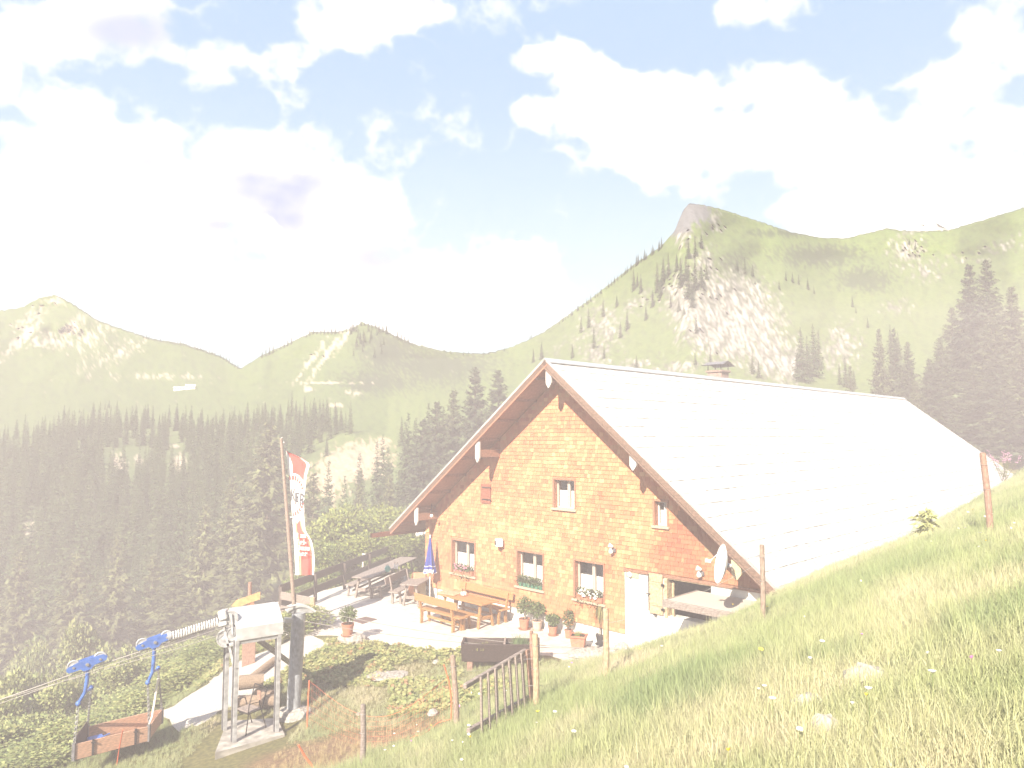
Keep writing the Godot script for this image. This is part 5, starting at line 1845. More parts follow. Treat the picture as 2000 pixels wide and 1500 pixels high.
func terrace_things() -> void:
	var aw := -AZ
	rng.seed = 21
	# amber table and benches along the wall
	table("amber wooden table with a cutting board, standing along the shingled wall", lp(3.55, 0.0, 1.12), aw, 2.15, 0.72, M.bench_wood, "")
	bench("amber bench with backrest standing against the wall behind the table", lp(3.35, 0.0, 0.45), aw, 2.5, M.bench_wood, true, "")
	bench("amber bench with backrest turned to the wall in front of the table", lp(3.45, 0.0, 2.02), aw + PI, 2.0, M.bench_wood, true, "")
	bench("amber stool bench without backrest under the table", lp(3.6, 0.0, 1.66), aw, 1.5, M.bench_wood, false, "")
	var at := lp(3.05, 0.768, 1.1)
	var t := thing("serving_board", "pale wooden board lying on the amber table's end", "board", lp(2.75, 0.768, 1.15))
	t.rotation.y = aw + 0.2
	var m := mb()
	m.cbox(Vector3(0, 0.012, 0), Vector3(0.75, 0.024, 0.5), 0.006)
	part("plank", m, M.pale_wood, t)
	t = thing("condiment_tray", "round tray with small glasses on the amber table", "tray", lp(3.3, 0.768, 1.05))
	m = mb()
	m.lathe([[0.0, 0.0], [0.13, 0.0], [0.15, 0.02], [0.145, 0.022], [0.0, 0.01]], Vector3.ZERO, 18)
	part("tray", m, M.terracotta, t)
	for k in 4:
		m = mb()
		m.lathe([[0.0, 0.012], [0.026, 0.012], [0.03, 0.09], [0.02, 0.11], [0.0, 0.11]], Vector3(0.06 * cos(k * 1.6), 0, 0.06 * sin(k * 1.6)), 10)
		part("glass", m, M.white_gloss, t)
	# weathered tables and benches by the railing
	var rd := (dp(834, 1080, 36.0) - gp(548, 1205, 0.0)) * Vector3(1, 0, 1)
	rd = rd.normalized()
	var ra := atan2(-rd.z, rd.x)
	table("weathered grey long table beside the railing with a teal lantern on it", gp(712, 1167, 0) + rd * 1.9, ra, 4.4, 0.75, M.grey_wood, "")
	bench("weathered grey bench between the railing and the long table", gp(689, 1164, 0) + rd * 1.8, ra, 4.2, M.grey_wood, false, "")
	bench("weathered grey bench on the terrace side of the long table", gp(733, 1169, 0) + rd * 1.3, ra, 3.0, M.grey_wood, false, "")
	bench("weathered bench with plank backrest between the long table and the house corner", gp(773, 1180, 0) + rd * 0.75, ra, 2.0, M.grey_wood, true, "")
	table("small weathered table at the house corner", gp(802, 1184, 0) + rd * 0.6, ra, 1.6, 0.65, M.grey_wood, "")
	var ln := gp(757, 1117, 0.768)
	t = thing("lantern", "round teal lantern on the grey long table", "lantern", ln)
	m = mb()
	m.lathe([[0.0, 0.0], [0.06, 0.0], [0.11, 0.08], [0.11, 0.15], [0.06, 0.22], [0.05, 0.23], [0.0, 0.23]], Vector3.ZERO, 16)
	part("globe", m, M.teal, t)
	m = mb()
	m.path([Vector3(-0.05, 0.22, 0), Vector3(0, 0.3, 0), Vector3(0.05, 0.22, 0)], [0.006, 0.006, 0.006], 5)
	part("handle", m, M.iron, t)
	for q in [771, 776]:
		var g := gp(q, 1111, 0.768)
		t = thing("bottle", "small white bottle standing on the grey long table", "bottle", g, "bottles on the long table")
		m = mb()
		m.lathe([[0.0, 0.0], [0.035, 0.0], [0.038, 0.12], [0.015, 0.16], [0.015, 0.21], [0.0, 0.21]], Vector3.ZERO, 12)
		part("glass", m, M.white_gloss, t)
		m = mb()
		m.tube(Vector3(0, 0.21, 0), Vector3(0, 0.235, 0), 0.018, 0.018, 10)
		part("cap", m, M.red_wood, t)
	# wedge-shaped wooden stand at the house corner
	at = lp(0.12, 0.0, 0.22)
	t = thing("menu_stand", "orange-brown wooden folding stand leaning at the house corner", "stand", at)
	t.rotation.y = aw
	m = mb()
	m.bar(Vector3(-0.3, 0.0, 0.25), Vector3(-0.1, 0.95, 0.1), 0.5, 0.03, Vector3(1, 0.3, 0))
	part("board", m, M.casing, t)
	m = mb()
	m.bar(Vector3(0.12, 0.0, 0.2), Vector3(-0.06, 0.95, 0.1), 0.5, 0.03, Vector3(1, 0.3, 0))
	part("board", m, M.cream_board, t)
	# closed parasol
	at = lp(0.82, 0.0, 0.45)
	t = thing("parasol", "closed blue parasol with white lettering at the wall", "parasol", at)
	m = mb()
	m.tube(Vector3(0, 0.03, 0), Vector3(0, 2.33, 0), 0.022, 0.018, 10)
	part("pole", m, M.white, t)
	m = mb()
	m.lathe([[0.0, 0.0], [0.24, 0.0], [0.24, 0.05], [0.05, 0.09], [0.03, 0.2], [0.0, 0.2]], Vector3.ZERO, 18)
	part("foot", m, M.concrete, t)
	m = mb()
	var prof := [[0.025, 2.25], [0.06, 2.0], [0.10, 1.7], [0.145, 1.35], [0.185, 1.08], [0.17, 1.06]]
	var seg := 24
	for band in 2:
		var cm := mb()
		for i in prof.size() - 1:
			for k in seg:
				var q := []
				for w in [[k, i], [k + 1, i], [k + 1, i + 1], [k, i + 1]]:
					var an: float = TAU * w[0] / seg
					var rr: float = prof[w[1]][0] * (1.0 + 0.22 * cos(an * 6.0) * (w[1] / 5.0 + 0.3))
					q.append(Vector3(cos(an) * rr, prof[w[1]][1] - 0.03 * sin(an * 3.0) * (w[1] / 5.0), sin(an) * rr))
				if (i == 3 and k % 2 == 9) == (band == 1):
					cm.face(q, (q[0] + q[2]) * Vector3(1, 0, 1))
		if band == 0:
			part("canopy", cm, M.blue_cloth, t)
	m = mb()
	for i in 24:
		var an := TAU * i / 24.0
		var an2 := TAU * (i + 1) / 24.0
		for y in [[1.285, 1.3], [1.06, 1.08]]:
			var f := func(a: float, yy: float) -> Vector3:
				var s := (2.25 - yy) / 1.17
				var rr: float = (0.025 + 0.16 * s) * (1.0 + 0.22 * cos(a * 6.0) * (s * 0.8 + 0.3)) + 0.012
				return Vector3(cos(a) * rr, yy - 0.03 * sin(a * 3.0) * s, sin(a) * rr)
			m.face([f.call(an, y[0]), f.call(an2, y[0]), f.call(an2, y[1]), f.call(an, y[1])], Vector3(cos(an), 0, sin(an)))
	part("border_stripe", m, M.white, t)
	text("AWEU", 0.10, 0.012, M.white, t, Transform3D(Basis(Vector3.UP, -0.25), Vector3(-0.02, 1.16, 0.225)))
	m = mb()
	m.lathe([[0.0, 2.36], [0.022, 2.35], [0.028, 2.3], [0.022, 2.25], [0.0, 2.25]], Vector3.ZERO, 10)
	part("finial", m, M.white, t)
	# pots along the wall
	pot("tall staked plant in a brown plastic pot by the wall", gp(1024, 1229, 0), 0.165, 0.32, M.terracotta, 1, 0.62)
	pot("leafy plant in a pale pink clay pot by the wall", gp(1049, 1231, 0), 0.155, 0.29, M.pink_clay, 0, 0.52)
	pot("small green plant in a terracotta pot standing apart by the plinth", gp(1080, 1241, 0), 0.14, 0.27, M.terracotta, 0, 0.30)
	pot("reddish shrub in a narrow terracotta pot by the plinth", gp(1110, 1246, 0), 0.11, 0.24, M.terracotta, 2, 0.52)
	pot("yellowed strap-leaved plant in a dark pot with white markings", gp(1174, 1259, 0), 0.15, 0.28, M.black, 3, 0.72)
	at = gp(1130, 1264, 0)
	t = thing("planter_box", "square terracotta planter box with a tuft of chives", "planter", at)
	t.rotation.y = aw + 0.5
	m = mb()
	m.prism(PackedVector2Array([Vector2(-0.16, 0), Vector2(0.16, 0), Vector2(0.21, 0.28), Vector2(-0.21, 0.28)]), Transform3D(Basis(), Vector3(0, 0.02, 0.17)), 0.34)
	part("box", m, M.terracotta, t)
	for s in [[0.0, 0.19, 0.46, 0.04], [0.0, -0.19, 0.46, 0.04]]:
		m = mb()
		m.cbox(Vector3(s[0], 0.31, s[1]), Vector3(s[2], 0.05, s[3]), 0.008)
		part("rim", m, M.terracotta, t)
	for s in [-0.21, 0.21]:
		m = mb()
		m.cbox(Vector3(s, 0.31, 0), Vector3(0.04, 0.05, 0.34), 0.008)
		part("rim", m, M.terracotta, t)
	m = mb()
	m.box(Vector3(0, 0.305, 0), Vector3(0.38, 0.01, 0.34))
	part("soil", m, M.soil, t)
	var tf := tuft(61, 60, 0.22, 0.1, 0.004)
	for i in tf.c.size():
		tf.c[i] = Color(tf.c[i].r * 0.13, tf.c[i].g * 0.17, tf.c[i].b * 0.05)
	var pt := part("foliage", tf, M.leaf, t)
	pt.position = Vector3(0, 0.31, 0)
	# pot on a boulder at the terrace edge
	var bp := gp(688, 1253, 0)
	t = thing("boulder", "pale flat boulder carrying the flower pot at the terrace edge", "boulder", bp)
	m = mb()
	m.ball(Vector3(0, 0.05, 0), Vector3(0.42, 0.2, 0.3), 18, 0.22, noise)
	part("rock", m, M.stone, t)
	pot("round leafy plant in a terracotta pot on the boulder", gp(679, 1241, 0.19) * Vector3(1, 0, 1) + Vector3(0, 0.19, 0), 0.175, 0.33, M.terracotta, 0, 0.42)
	# dark mat let into the terrace
	var c := []
	for q in [[687, 1212], [715, 1205], [737, 1210], [708, 1219]]:
		c.append(gp(q[0], q[1], 0.0))
	m = mb()
	m.face([c[0] + Vector3(0, 0.015, 0), c[1] + Vector3(0, 0.015, 0), c[2] + Vector3(0, 0.015, 0), c[3] + Vector3(0, 0.015, 0)], Vector3.UP)
	for i in 4:
		m.face([c[i], c[(i + 1) % 4], c[(i + 1) % 4] + Vector3(0, 0.015, 0), c[i] + Vector3(0, 0.015, 0)], c[i] - c[(i + 2) % 4])
	solo("manhole_cover", m, M.mat_rubber, "dark brown rectangular cover lying flat in the terrace", "cover", c[0])
	# cattle trough used as planter
	var ta := gp(905, 1306, -0.1)
	var tb := gp(1052, 1300, 0.0)
	var dir := (tb - ta) * Vector3(1, 0, 1)
	var tl := dir.length()
	t = thing("wooden_trough", "long dark wooden trough planted with herbs below the terrace", "trough", Vector3((ta.x + tb.x) * 0.5, -0.05, (ta.z + tb.z) * 0.5))
	t.rotation.y = atan2(-dir.z, dir.x)
	m = mb()
	for s in [-1.0, 1.0]:
		m = mb()
		m.bar(Vector3(-tl * 0.5, 0.42, s * 0.24), Vector3(tl * 0.5, 0.42, s * 0.24), 0.05, 0.46, Vector3(0, 1, s * 0.28))
		part("side_plank", m, M.trough_wood, t)
		m = mb()
		m.prism(PackedVector2Array([Vector2(-0.16, 0.18), Vector2(0.16, 0.18), Vector2(0.31, 0.66), Vector2(-0.31, 0.66)]), Transform3D(Basis(Vector3(0, 0, -1), Vector3(0, 1, 0), Vector3(1, 0, 0)), Vector3(s * tl * 0.5 + 0.03, 0, 0)), 0.06)
		part("end_plank", m, M.trough_wood, t)
		m = mb()
		m.cbox(Vector3(s * (tl * 0.5 - 0.18), 0.0, 0), Vector3(0.14, 0.4, 0.36), 0.01)
		part("leg", m, M.red_post, t)
	m = mb()
	m.box(Vector3(0, 0.19, 0), Vector3(tl - 0.08, 0.05, 0.34))
	part("bottom", m, M.trough_wood, t)
	m = mb()
	m.box(Vector3(0, 0.5, 0), Vector3(tl - 0.08, 0.06, 0.42))
	part("soil", m, M.soil, t)
	m = mb()
	m.cbox(Vector3(0.1, 0.62, 0), Vector3(0.05, 0.08, 0.56), 0.006)
	part("cross_piece", m, M.grey_wood, t)
	for q in [[-0.5, 80, 0.10, 0.35, Vector3(0.17, 0.18, 0.05)], [0.45, 220, 0.34, 0.2, Vector3(0.09, 0.14, 0.055)], [0.75, 120, 0.2, 0.2, Vector3(0.09, 0.14, 0.055)]]:
		var hf := tuft(70 + q[1], q[1], q[2], q[3], 0.006)
		for i in hf.c.size():
			hf.c[i] = Color(hf.c[i].r * q[4].x, hf.c[i].g * q[4].y, hf.c[i].b * q[4].z)
		var hp := part("herbs", hf, M.leaf, t)
		hp.position = Vector3(q[0], 0.52, 0)
	# stone steps and blocks right of the planters
	for q in [[1150, 1282, 0.62, 0.14, 0.34, "long flat stone slab beside the planter box"], [1215, 1272, 0.2, 0.16, 0.16, "small grey stone block against the rendered wall"], [1232, 1270, 0.14, 0.18, 0.14, "upright pale stone next to the small block"]]:
		at = gp(q[0], q[1], 0.0)
		m = mb()
		m.ball(at + Vector3(0, q[3] * 0.5, 0), Vector3(q[2], q[3], q[4]), 14, 0.25, noise)
		solo("stone_block", m, M.stone, q[5], "stone", at)
	# hose on the ground by the wall
	m = mb()
	var hp2 := []
	var hr := []
	for i in 30:
		var f := i / 29.0
		var p := gp(lerpf(1146, 1262, f), 1262.0 + 10.0 * sin(f * 7.0) - 12.0 * sin(f * PI), 0.0)
		hp2.append(p + Vector3(0, 0.02, 0))
		hr.append(0.014)
	m.path(hp2, hr, 6)
	solo("garden_hose", m, M.black, "thin dark hose lying along the wall foot", "hose", hp2[0])
	# railing along the valley side
	railing()
	banner()
func railing() -> void:
	var a := gp(548, 1205, 0.0)
	var far := lp(-9.4, 0.0, -5.0)
	var e := gp(548, 1205, 0.0)
	# main run: parallel to the house front, from the corner by the flagpole to beyond the house
	var b := dp(834, 1080, 36.0)
	b.y = 0.0
	var t := thing("railing", "weathered grey board railing along the valley edge of the terrace", "railing", a)
	var dir := (b - a).normalized()
	var n := 7
	for i in n:
		var p := a.lerp(b, float(i) / (n - 1))
		var m := mb(t)
		m.bar(p + Vector3(0, -0.5, 0), p + Vector3(0, 0.95, 0), 0.1, 0.1, dir, 0.01)
		part("post", m, M.rail_wood, t)
	for y in [0.86, 0.38]:
		for i in 2:
			var m := mb(t)
			var p := a.lerp(b, 0.5 * i + (0.002 if i == 1 else 0.0))
			var q := a.lerp(b, 0.5 * (i + 1))
			var off := dir.cross(Vector3.UP) * -0.075
			m.bar(p + Vector3(0, y, 0) + off, q + Vector3(0, y, 0) + off, 0.04, 0.26, Vector3.UP, 0.006)
			part("board", m, M.rail_wood, t)
	# short return beside the flagpole
	var c := gp(610, 1222, 0.0)
	var t2 := thing("railing", "short pale board railing at the terrace corner by the flagpole", "railing", c)
	var d0 := gp(548, 1212, 0.0) + Vector3(0.03, 0, 0.12)
	for p in [c]:
		var m := mb(t2)
		m.bar(p + Vector3(0, -0.4, 0), p + Vector3(0, 0.85, 0), 0.13, 0.13, Vector3.RIGHT, 0.015)
		part("post", m, M.fresh_wood, t2)
	for y in [0.72, 0.3]:
		var m := mb(t2)
		m.bar(d0 + Vector3(0, y + 0.08, 0), c + Vector3(0, y, 0), 0.05, 0.24, Vector3.UP, 0.008)
		part("board", m, M.grey_wood, t2)
	# white tap post beyond the railing
	var w := dp(708, 1150, 30.0)
	w.y = ground(w.x, w.z)
	var m3 := mb()
	m3.tube(w, Vector3(w.x, dp(708, 1081, 30.0).y, w.z), 0.03, 0.03, 10)
	m3.cbox(Vector3(w.x + 0.05, dp(708, 1083, 30.0).y, w.z), Vector3(0.14, 0.06, 0.06), 0.01)
	solo("standpipe", m3, M.white, "thin white pipe standing behind the railing", "pipe", w)
const BORDER_WHITE := Color(0.74, 0.73, 0.72)
const FIELD_RED := Color(0.62, 0.085, 0.07)
const PIPING_GOLD := Color(0.72, 0.5, 0.25)
func banner() -> void:
	var dep := 22.6
	var foot := dp(578, 1205, dep)
	var topp := dp(549, 856, dep - 0.4)
	foot.y = -0.1
	var t := thing("flagpole", "slightly leaning weathered wooden flagpole behind the lift pylon", "flagpole", foot)
	var m := mb(t)
	m.path([foot, foot.lerp(topp, 0.5), topp], [0.06, 0.052, 0.04], 10)
	part("pole", m, M.post_wood, t)
	m = mb(t)
	m.tube(topp, topp + Vector3(0.05, 0.03, 0), 0.015, 0.015, 6)
	m.ball(topp + Vector3(0.09, -0.14, 0), Vector3(0.03, 0.05, 0.03), 8)
	m.tube(dp(566, 1010, dep - 0.2), dp(571, 1010, dep - 0.2), 0.015, 0.015, 6)
	m.tube(dp(575, 1122, dep - 0.05), dp(580, 1122, dep - 0.05), 0.015, 0.015, 6)
	part("fitting", m, M.steel, t)
	# banner: left edge, right edge down the rows of the photograph
	var rows := [[880, 556, 559], [886, 556.5, 571], [894, 557.5, 589], [903, 558.5, 602], [908, 559.5, 605], [928, 561, 599], [945, 562.5, 597], [964, 564, 595], [988, 566, 593.6], [1012, 568, 595], [1036, 569.6, 597], [1046, 570.3, 603], [1058, 571, 609.5], [1079, 572.2, 613.5], [1096, 573, 614.7], [1123, 574.4, 613]]
	var bt := thing("banner", "tall narrow red and white beer banner with KER lettering on the flagpole", "banner", dp(565, 1000, dep))
	var nu := 44
	var nv := 190
	var cl := mbc()
	cl.org = bt.position
	var pts := []
	var cols := []
	for j in nv + 1:
		var y := lerpf(880.0, 1123.0, float(j) / nv)
		var k := 0
		while k < rows.size() - 2 and y > rows[k + 1][0]:
			k += 1
		var f: float = (y - rows[k][0]) / (rows[k + 1][0] - rows[k][0])
		var x0 := lerpf(rows[k][1], rows[k + 1][1], f) + 3.0
		var x1 := lerpf(rows[k][2], rows[k + 1][2], f)
		for i in nu + 1:
			var s := float(i) / nu
			var px := lerpf(x0, x1, s)
			var z := 0.09 * sin(s * 6.0 + y * 0.018) * s + 0.05 * sin(s * 11.0 - y * 0.03) * s * (0.25 if y > 955 and y < 1000 else 1.0)
			pts.append(dp(px, y, dep - 0.12 + z * 0.8))
			# print: white borders, red field, oval white badge with a red ring
			var c := FIELD_RED
			var cloth_y := (y - 880.0) / 243.0                 # down the cloth
			var right_border := 0.86 if cloth_y < 0.25 else (0.6 if cloth_y < 0.56 else lerpf(0.68, 0.88, smoothstep(0.56, 0.72, cloth_y)))   # the folded-back strip shows more border here
			if s < 0.19 or s > right_border:
				c = BORDER_WHITE
			elif cloth_y > 0.54 and ((s > 0.24 and s < 0.28) or (s > right_border - 0.08 and s < right_border - 0.045)):
				c = PIPING_GOLD
			var q := Vector2((px - 571.0) / 27.0, (y - 968.0) / 45.0)
			if y > 924 and y < 1013 and q.length() < 1.0:
				c = BORDER_WHITE
				var l := q.length()
				if l > 0.70 and l < 0.89 and absf(q.y) > 0.28 and int(floor((atan2(q.x, q.y) + TAU) * 14.0)) % 3 != 0:
					c = FIELD_RED
			elif y > 1000 and y < 1022 and absf(px - 580) < (1022 - y) * 0.7 and c == FIELD_RED:
				c = BORDER_WHITE
			cols.append(c)
	for j in nv:
		for i in nu:
			var a := j * (nu + 1) + i
			cl.col = cols[a]
			var nn: Vector3 = (pts[a + 1] - pts[a]).cross(pts[a + nu + 1] - pts[a])
			if nn.z < 0:
				nn = -nn
			cl.face([pts[a], pts[a + 1], pts[a + nu + 2], pts[a + nu + 1]], Vector3(0, 0, 1))
	part("cloth", cl, M.vcloth, bt)
	for q in [["K", 571.5, 967.0, 18.0], ["E", 580.5, 972.0, 15.0], ["R", 589.0, 976.0, 19.0]]:
		var p := dp(q[1], q[2], dep - 0.27)
		text(q[0], q[3] * dep / F * 1.3, 0.006, M.ink, bt, Transform3D(Basis(Vector3(1, 0, 0), -0.05).scaled(Vector3(0.46, 1, 1)), p - bt.position))
	for q in [["B m", 586.5, 1046.0], ["Fei-", 588.0, 1059.0], ["blum", 590.0, 1070.5], ["her", 590.0, 1081.5]]:
		var p := dp(q[1], q[2], dep - 0.30)
		text(q[0], 8.5 * dep / F, 0.006, M.white, bt, Transform3D(Basis(Vector3(0, 0, 1), -0.05), p - bt.position), true)

# ---------------------------------------------------------------- goods ropeway
func wheel(m: MB, c: Vector3, ax: Vector3, r: float, w: float) -> void:
	var x := ax.cross(Vector3.UP).normalized()
	m.lathe([[0.0, -w], [r * 0.3, -w], [r * 0.34, -w * 0.5], [r * 0.82, -w * 0.5], [r * 0.86, -w], [r, -w], [r * 0.93, 0.0], [r, w], [r * 0.86, w], [r * 0.82, w * 0.5], [r * 0.34, w * 0.5], [r * 0.3, w], [0.0, w]], c, 22, Basis(x, ax, x.cross(ax)))
func chain(m: MB, a: Vector3, b: Vector3, link: float) -> void:
	var n := int((b - a).length() / (link * 0.72))
	var d := (b - a).normalized()
	for i in n:
		var c := a.lerp(b, (i + 0.5) / n)
		var s := d.cross(Vector3(1, 0, 0.3) if i % 2 == 0 else Vector3(-0.3, 0, 1)).normalized()
		var w := link * 0.3
		var h := link * 0.5
		m.path([c - d * h, c - d * h * 0.6 + s * w, c + d * h * 0.6 + s * w, c + d * h, c + d * h * 0.6 - s * w, c - d * h * 0.6 - s * w, c - d * h], [0.009, 0.009, 0.009, 0.009, 0.009, 0.009, 0.009], 5, false)
func ropeway() -> void:
	# concrete platform
	var top := -0.66
	var poly := PackedVector2Array()
	for q in [[420, 1470], [444, 1408], [541, 1402], [556, 1434]]:
		var p := gp(q[0], q[1], top)
		poly.append(Vector2(p.x, -p.z))
	var m := mb()
	m.prism(poly, Transform3D(Basis(Vector3(1, 0, 0), Vector3(0, 0, -1), Vector3(0, 1, 0)), Vector3(0, top, 0)), 0.45)
	var pb := gp(420, 1470, top)
	solo("platform_slab", m, M.concrete, "pale concrete slab under the ropeway's steel gate", "slab", pb)
	# steel gate
	var fl := gp(457, 1449, top)
	var fr := gp(540, 1429, top)
	var t := thing("lift_gate", "galvanised steel gate with a sheet-metal hood at the ropeway's end", "ropeway gate", fl)
	var x := (fr - fl).normalized()
	var back := Vector3.UP.cross(x).normalized()
	if back.z > 0:
		back = -back
	var hh := vert(458, 1245, fl)
	for q in [fl, fr, fl + back * 0.75]:
		m = mb(t)
		m.bar(q, q + Vector3(0, hh, 0), 0.085, 0.1, back, 0.006)
		var pst := part("post", m, M.galva, t)
		m = mb(t)
		m.bar(q + x * -0.056 + Vector3(0, 0.02, 0), q + x * -0.056 + Vector3(0, hh - 0.05, 0), 0.02, 0.06, back)
		part("guide_rail", m, M.galva_dark, pst)
		m = mb(t)
		m.bar(q - back * 0.065 + Vector3(0, hh - 0.62, 0), q - back * 0.065 + Vector3(0, hh - 0.05, 0), 0.075, 0.02, back)
		part("splice_plate", m, M.galva, pst)
	for q in [fl]:
		m = mb(t)
		m.bar(q + Vector3(0, hh - 0.1, 0) + back * 0.06, q + Vector3(0, hh - 0.1, 0) + back * 0.69, 0.07, 0.07)
		part("tie_beam", m, M.galva, t)
	m = mb(t)
	m.bar(fl + Vector3(0, hh - 0.1, 0) - back * 0.02 + x * 0.05, fr + Vector3(0, hh - 0.1, 0) - back * 0.02 - x * 0.05, 0.06, 0.09)
	part("tie_beam", m, M.galva, t)
	m = mb(t)
	var a := fl + Vector3(0, hh, 0) - x * 0.03 - back * 0.08
	var pr := PackedVector2Array([Vector2(0, -0.06), Vector2(0, 0.2), Vector2(0.34, 0.52), Vector2(0.6, 0.52), Vector2(0.95, 0.2), Vector2(0.95, -0.06), Vector2(0.92, -0.06), Vector2(0.92, 0.185), Vector2(0.59, 0.49), Vector2(0.35, 0.49), Vector2(0.03, 0.185), Vector2(0.03, -0.06)])
	m.prism(pr, Transform3D(Basis(back, Vector3.UP, -x), a), (fr - fl).length() + 0.1)
	part("hood", m, M.sheet, t)
	m = mb(t)
	for e in [a + x * 0.02, a + x * ((fr - fl).length() + 0.09)]:
		m.face([e, e + back * 0.95, e + back * 0.95 + Vector3(0, 0.2, 0), e + back * 0.6 + Vector3(0, 0.5, 0), e + back * 0.34 + Vector3(0, 0.5, 0), e + Vector3(0, 0.2, 0)], x)
	part("end_sheet", m, M.galva_dark, t)
	m = mb(t)
	m.bar(fl.lerp(fr, 0.5) + Vector3(0, hh - 0.12, 0) + back * 0.3, gp(590, 1312, -0.62), 0.09, 0.09)
	part("brace", m, M.galva_dark, t)
	var rax := (back + x * 0.2).normalized()
	for q in [[449, 1208, 0.17], [441, 1246, 0.19], [456, 1238, 0.15]]:
		m = mb(t)
		wheel(m, dp(q[0], q[1], -fl.z + 0.02), Vector3(0.35, 0, 1).normalized(), q[2], 0.03)
		part("pulley", m, M.galva, t)
	m = mb(t)
	m.bar(dp(437, 1222, -fl.z), dp(447, 1262, -fl.z), 0.06, 0.05)
	m.bar(dp(439, 1261, -fl.z), dp(462, 1256, -fl.z), 0.06, 0.07)
	m.bar(dp(449, 1264, -fl.z), dp(457, 1300, -fl.z), 0.05, 0.05)
	m.bar(dp(452, 1200, -fl.z), dp(455, 1240, -fl.z), 0.05, 0.04)
	part("pulley_bracket", m, M.galva, t)
	# pylon
	var pf := gp(573, 1386, -0.62)
	t = thing("lift_pylon", "grey steel pylon with a curved rope saddle on a concrete foot", "pylon", pf)
	var ph := vert(578, 1196, pf)
	m = mb(t)
	m.path([pf, pf + Vector3(0.04, ph * 0.5, 0), pf + Vector3(0.08, ph, 0)], [0.16, 0.16, 0.16], 22)
	part("column", m, M.pylon, t)
	m = mb(t)
	m.ball(pf + Vector3(0.04, -0.12, 0.02), Vector3(0.5, 0.2, 0.4), 16, 0.2, noise)
	part("foundation", m, M.stone, t)
	m = mb(t)
	var cs := pf + Vector3(0.12, ph + 0.02, 0.0)
	var sd := (dp(605, 1196, -pf.z + 0.2) - dp(556, 1196, -pf.z - 0.1)).normalized()
	var arc := []
	for i in 13:
		var f := -1.0 + i / 6.0
		arc.append(cs + sd * f * 0.34 + Vector3(0, 0.14 - 0.13 * f * f, 0))
	for i in 12:
		m.bar(arc[i], arc[i + 1], 0.16, 0.05, Vector3.UP)
	part("saddle", m, M.sheet, t)
	m = mb(t)
	var pv := PackedVector2Array([Vector2(-0.3, -0.02), Vector2(0.3, -0.02), Vector2(0.24, 0.07), Vector2(0.0, 0.12), Vector2(-0.24, 0.07)])
	var sz := sd.cross(Vector3.UP).normalized()
	m.prism(pv, Transform3D(Basis(sd, Vector3.UP, sz), cs + sz * 0.05), 0.1)
	part("cheek_plate", m, M.galva, t)
	m = mb(t)
	m.bar(cs + Vector3(0, -0.2, 0) - sd * 0.38, cs + Vector3(0, -0.2, 0) + sd * 0.05, 0.12, 0.1)
	part("rope_bracket", m, M.sheet, t)
	# ropes
	var c2 := dp(170, 1294, 14.5)
	var c1 := dp(302, 1251, 15.1)
	var ga := dp(447, 1203, -fl.z)
	var down := (c2 - c1)
	var s0 := cs + Vector3(0, 0.16, 0)
	var far := c2 + down * 6.0 + Vector3(0, -0.9, 0)
	for q in [[Vector3(0, -0.13, 0), 0.011, "thick track rope carrying the blue carriages down to the valley"], [Vector3(0.0, -0.19, 0.09), 0.007, "thin hauling rope just under the track rope"]]:
		m = mb()
		m.path([far + q[0], c2 + down * 2.0 + q[0] + Vector3(0, -0.06, 0), c2 + q[0], c1 + q[0], ga + q[0], s0], [q[1], q[1], q[1], q[1], q[1], q[1]], 6)
		solo("lift_rope", m, M.rope, q[2], "rope", c1)
	var lo := [dp(-200, 1415, 13.4), dp(0, 1367, 14.0), dp(200, 1309, 14.6), dp(345, 1267, 15.0), dp(441, 1236, -fl.z)]
	m = mb()
	m.path(lo, [0.006, 0.006, 0.006, 0.006, 0.006], 6)
	solo("lift_rope", m, M.rope, "thin return rope below the carriages, running to the lower pulley", "rope", lo[3])
	var anchor := gp(1242, 1268, 0.05)
	for q in [[s0 + sd * 0.34 - Vector3(0, 0.13, 0), anchor, "upper guy rope crossing the terrace from the pylon"], [cs + Vector3(0, -0.18, 0.1), anchor - W * 0.25, "lower guy rope crossing the terrace from the pylon"]]:
		m = mb()
		var pts := []
		var rr := []
		for i in 16:
			var f := i / 15.0
			pts.append(q[0].lerp(q[1], f) - Vector3(0, 0.22 * 4.0 * f * (1.0 - f), 0))
			rr.append(0.008)
		m.path(pts, rr, 6)
		solo("guy_rope", m, M.rope, q[2], "rope", pts[0])
	# buffer spring
	var b0 := dp(333, 1243, 15.15)
	var b1 := dp(428, 1213, -fl.z)
	t = thing("buffer_spring", "long white coil spring buffer on the rope before the gate", "spring", b0)
	m = mb(t)
	var dir := (b1 - b0).normalized()
	var u := dir.cross(Vector3.UP).normalized()
	var w := u.cross(dir)
	var hp := []
	var hr := []
	for i in 19 * 12 + 1:
		var f := i / (19.0 * 12.0)
		var an := TAU * i / 12.0
		hp.append(b0.lerp(b1, f) + (u * cos(an) + w * sin(an)) * 0.075)
		hr.append(0.014)
	m.path(hp, hr, 6)
	part("coil", m, M.white, t)
	m = mb(t)
	m.tube(b0 - dir * 0.06, b1 + dir * 0.1, 0.022, 0.022, 8)
	m.tube(b0 - dir * 0.05, b0, 0.09, 0.09, 14)
	m.tube(b1, b1 + dir * 0.05, 0.09, 0.09, 14)
	part("rod", m, M.galva, t)
	m = mb(t)
	m.cbox(dp(437, 1200, -fl.z), Vector3(0.17, 0.2, 0.2), 0.02, Basis(Vector3(0, 0, 1), 0.25))
	m.cbox(dp(436, 1218, -fl.z), Vector3(0.2, 0.09, 0.16), 0.02, Basis(Vector3(0, 0, 1), 0.25))
	part("end_block", m, M.sheet, t)
	# carriages with hangers and chains
	var bx := -0.3
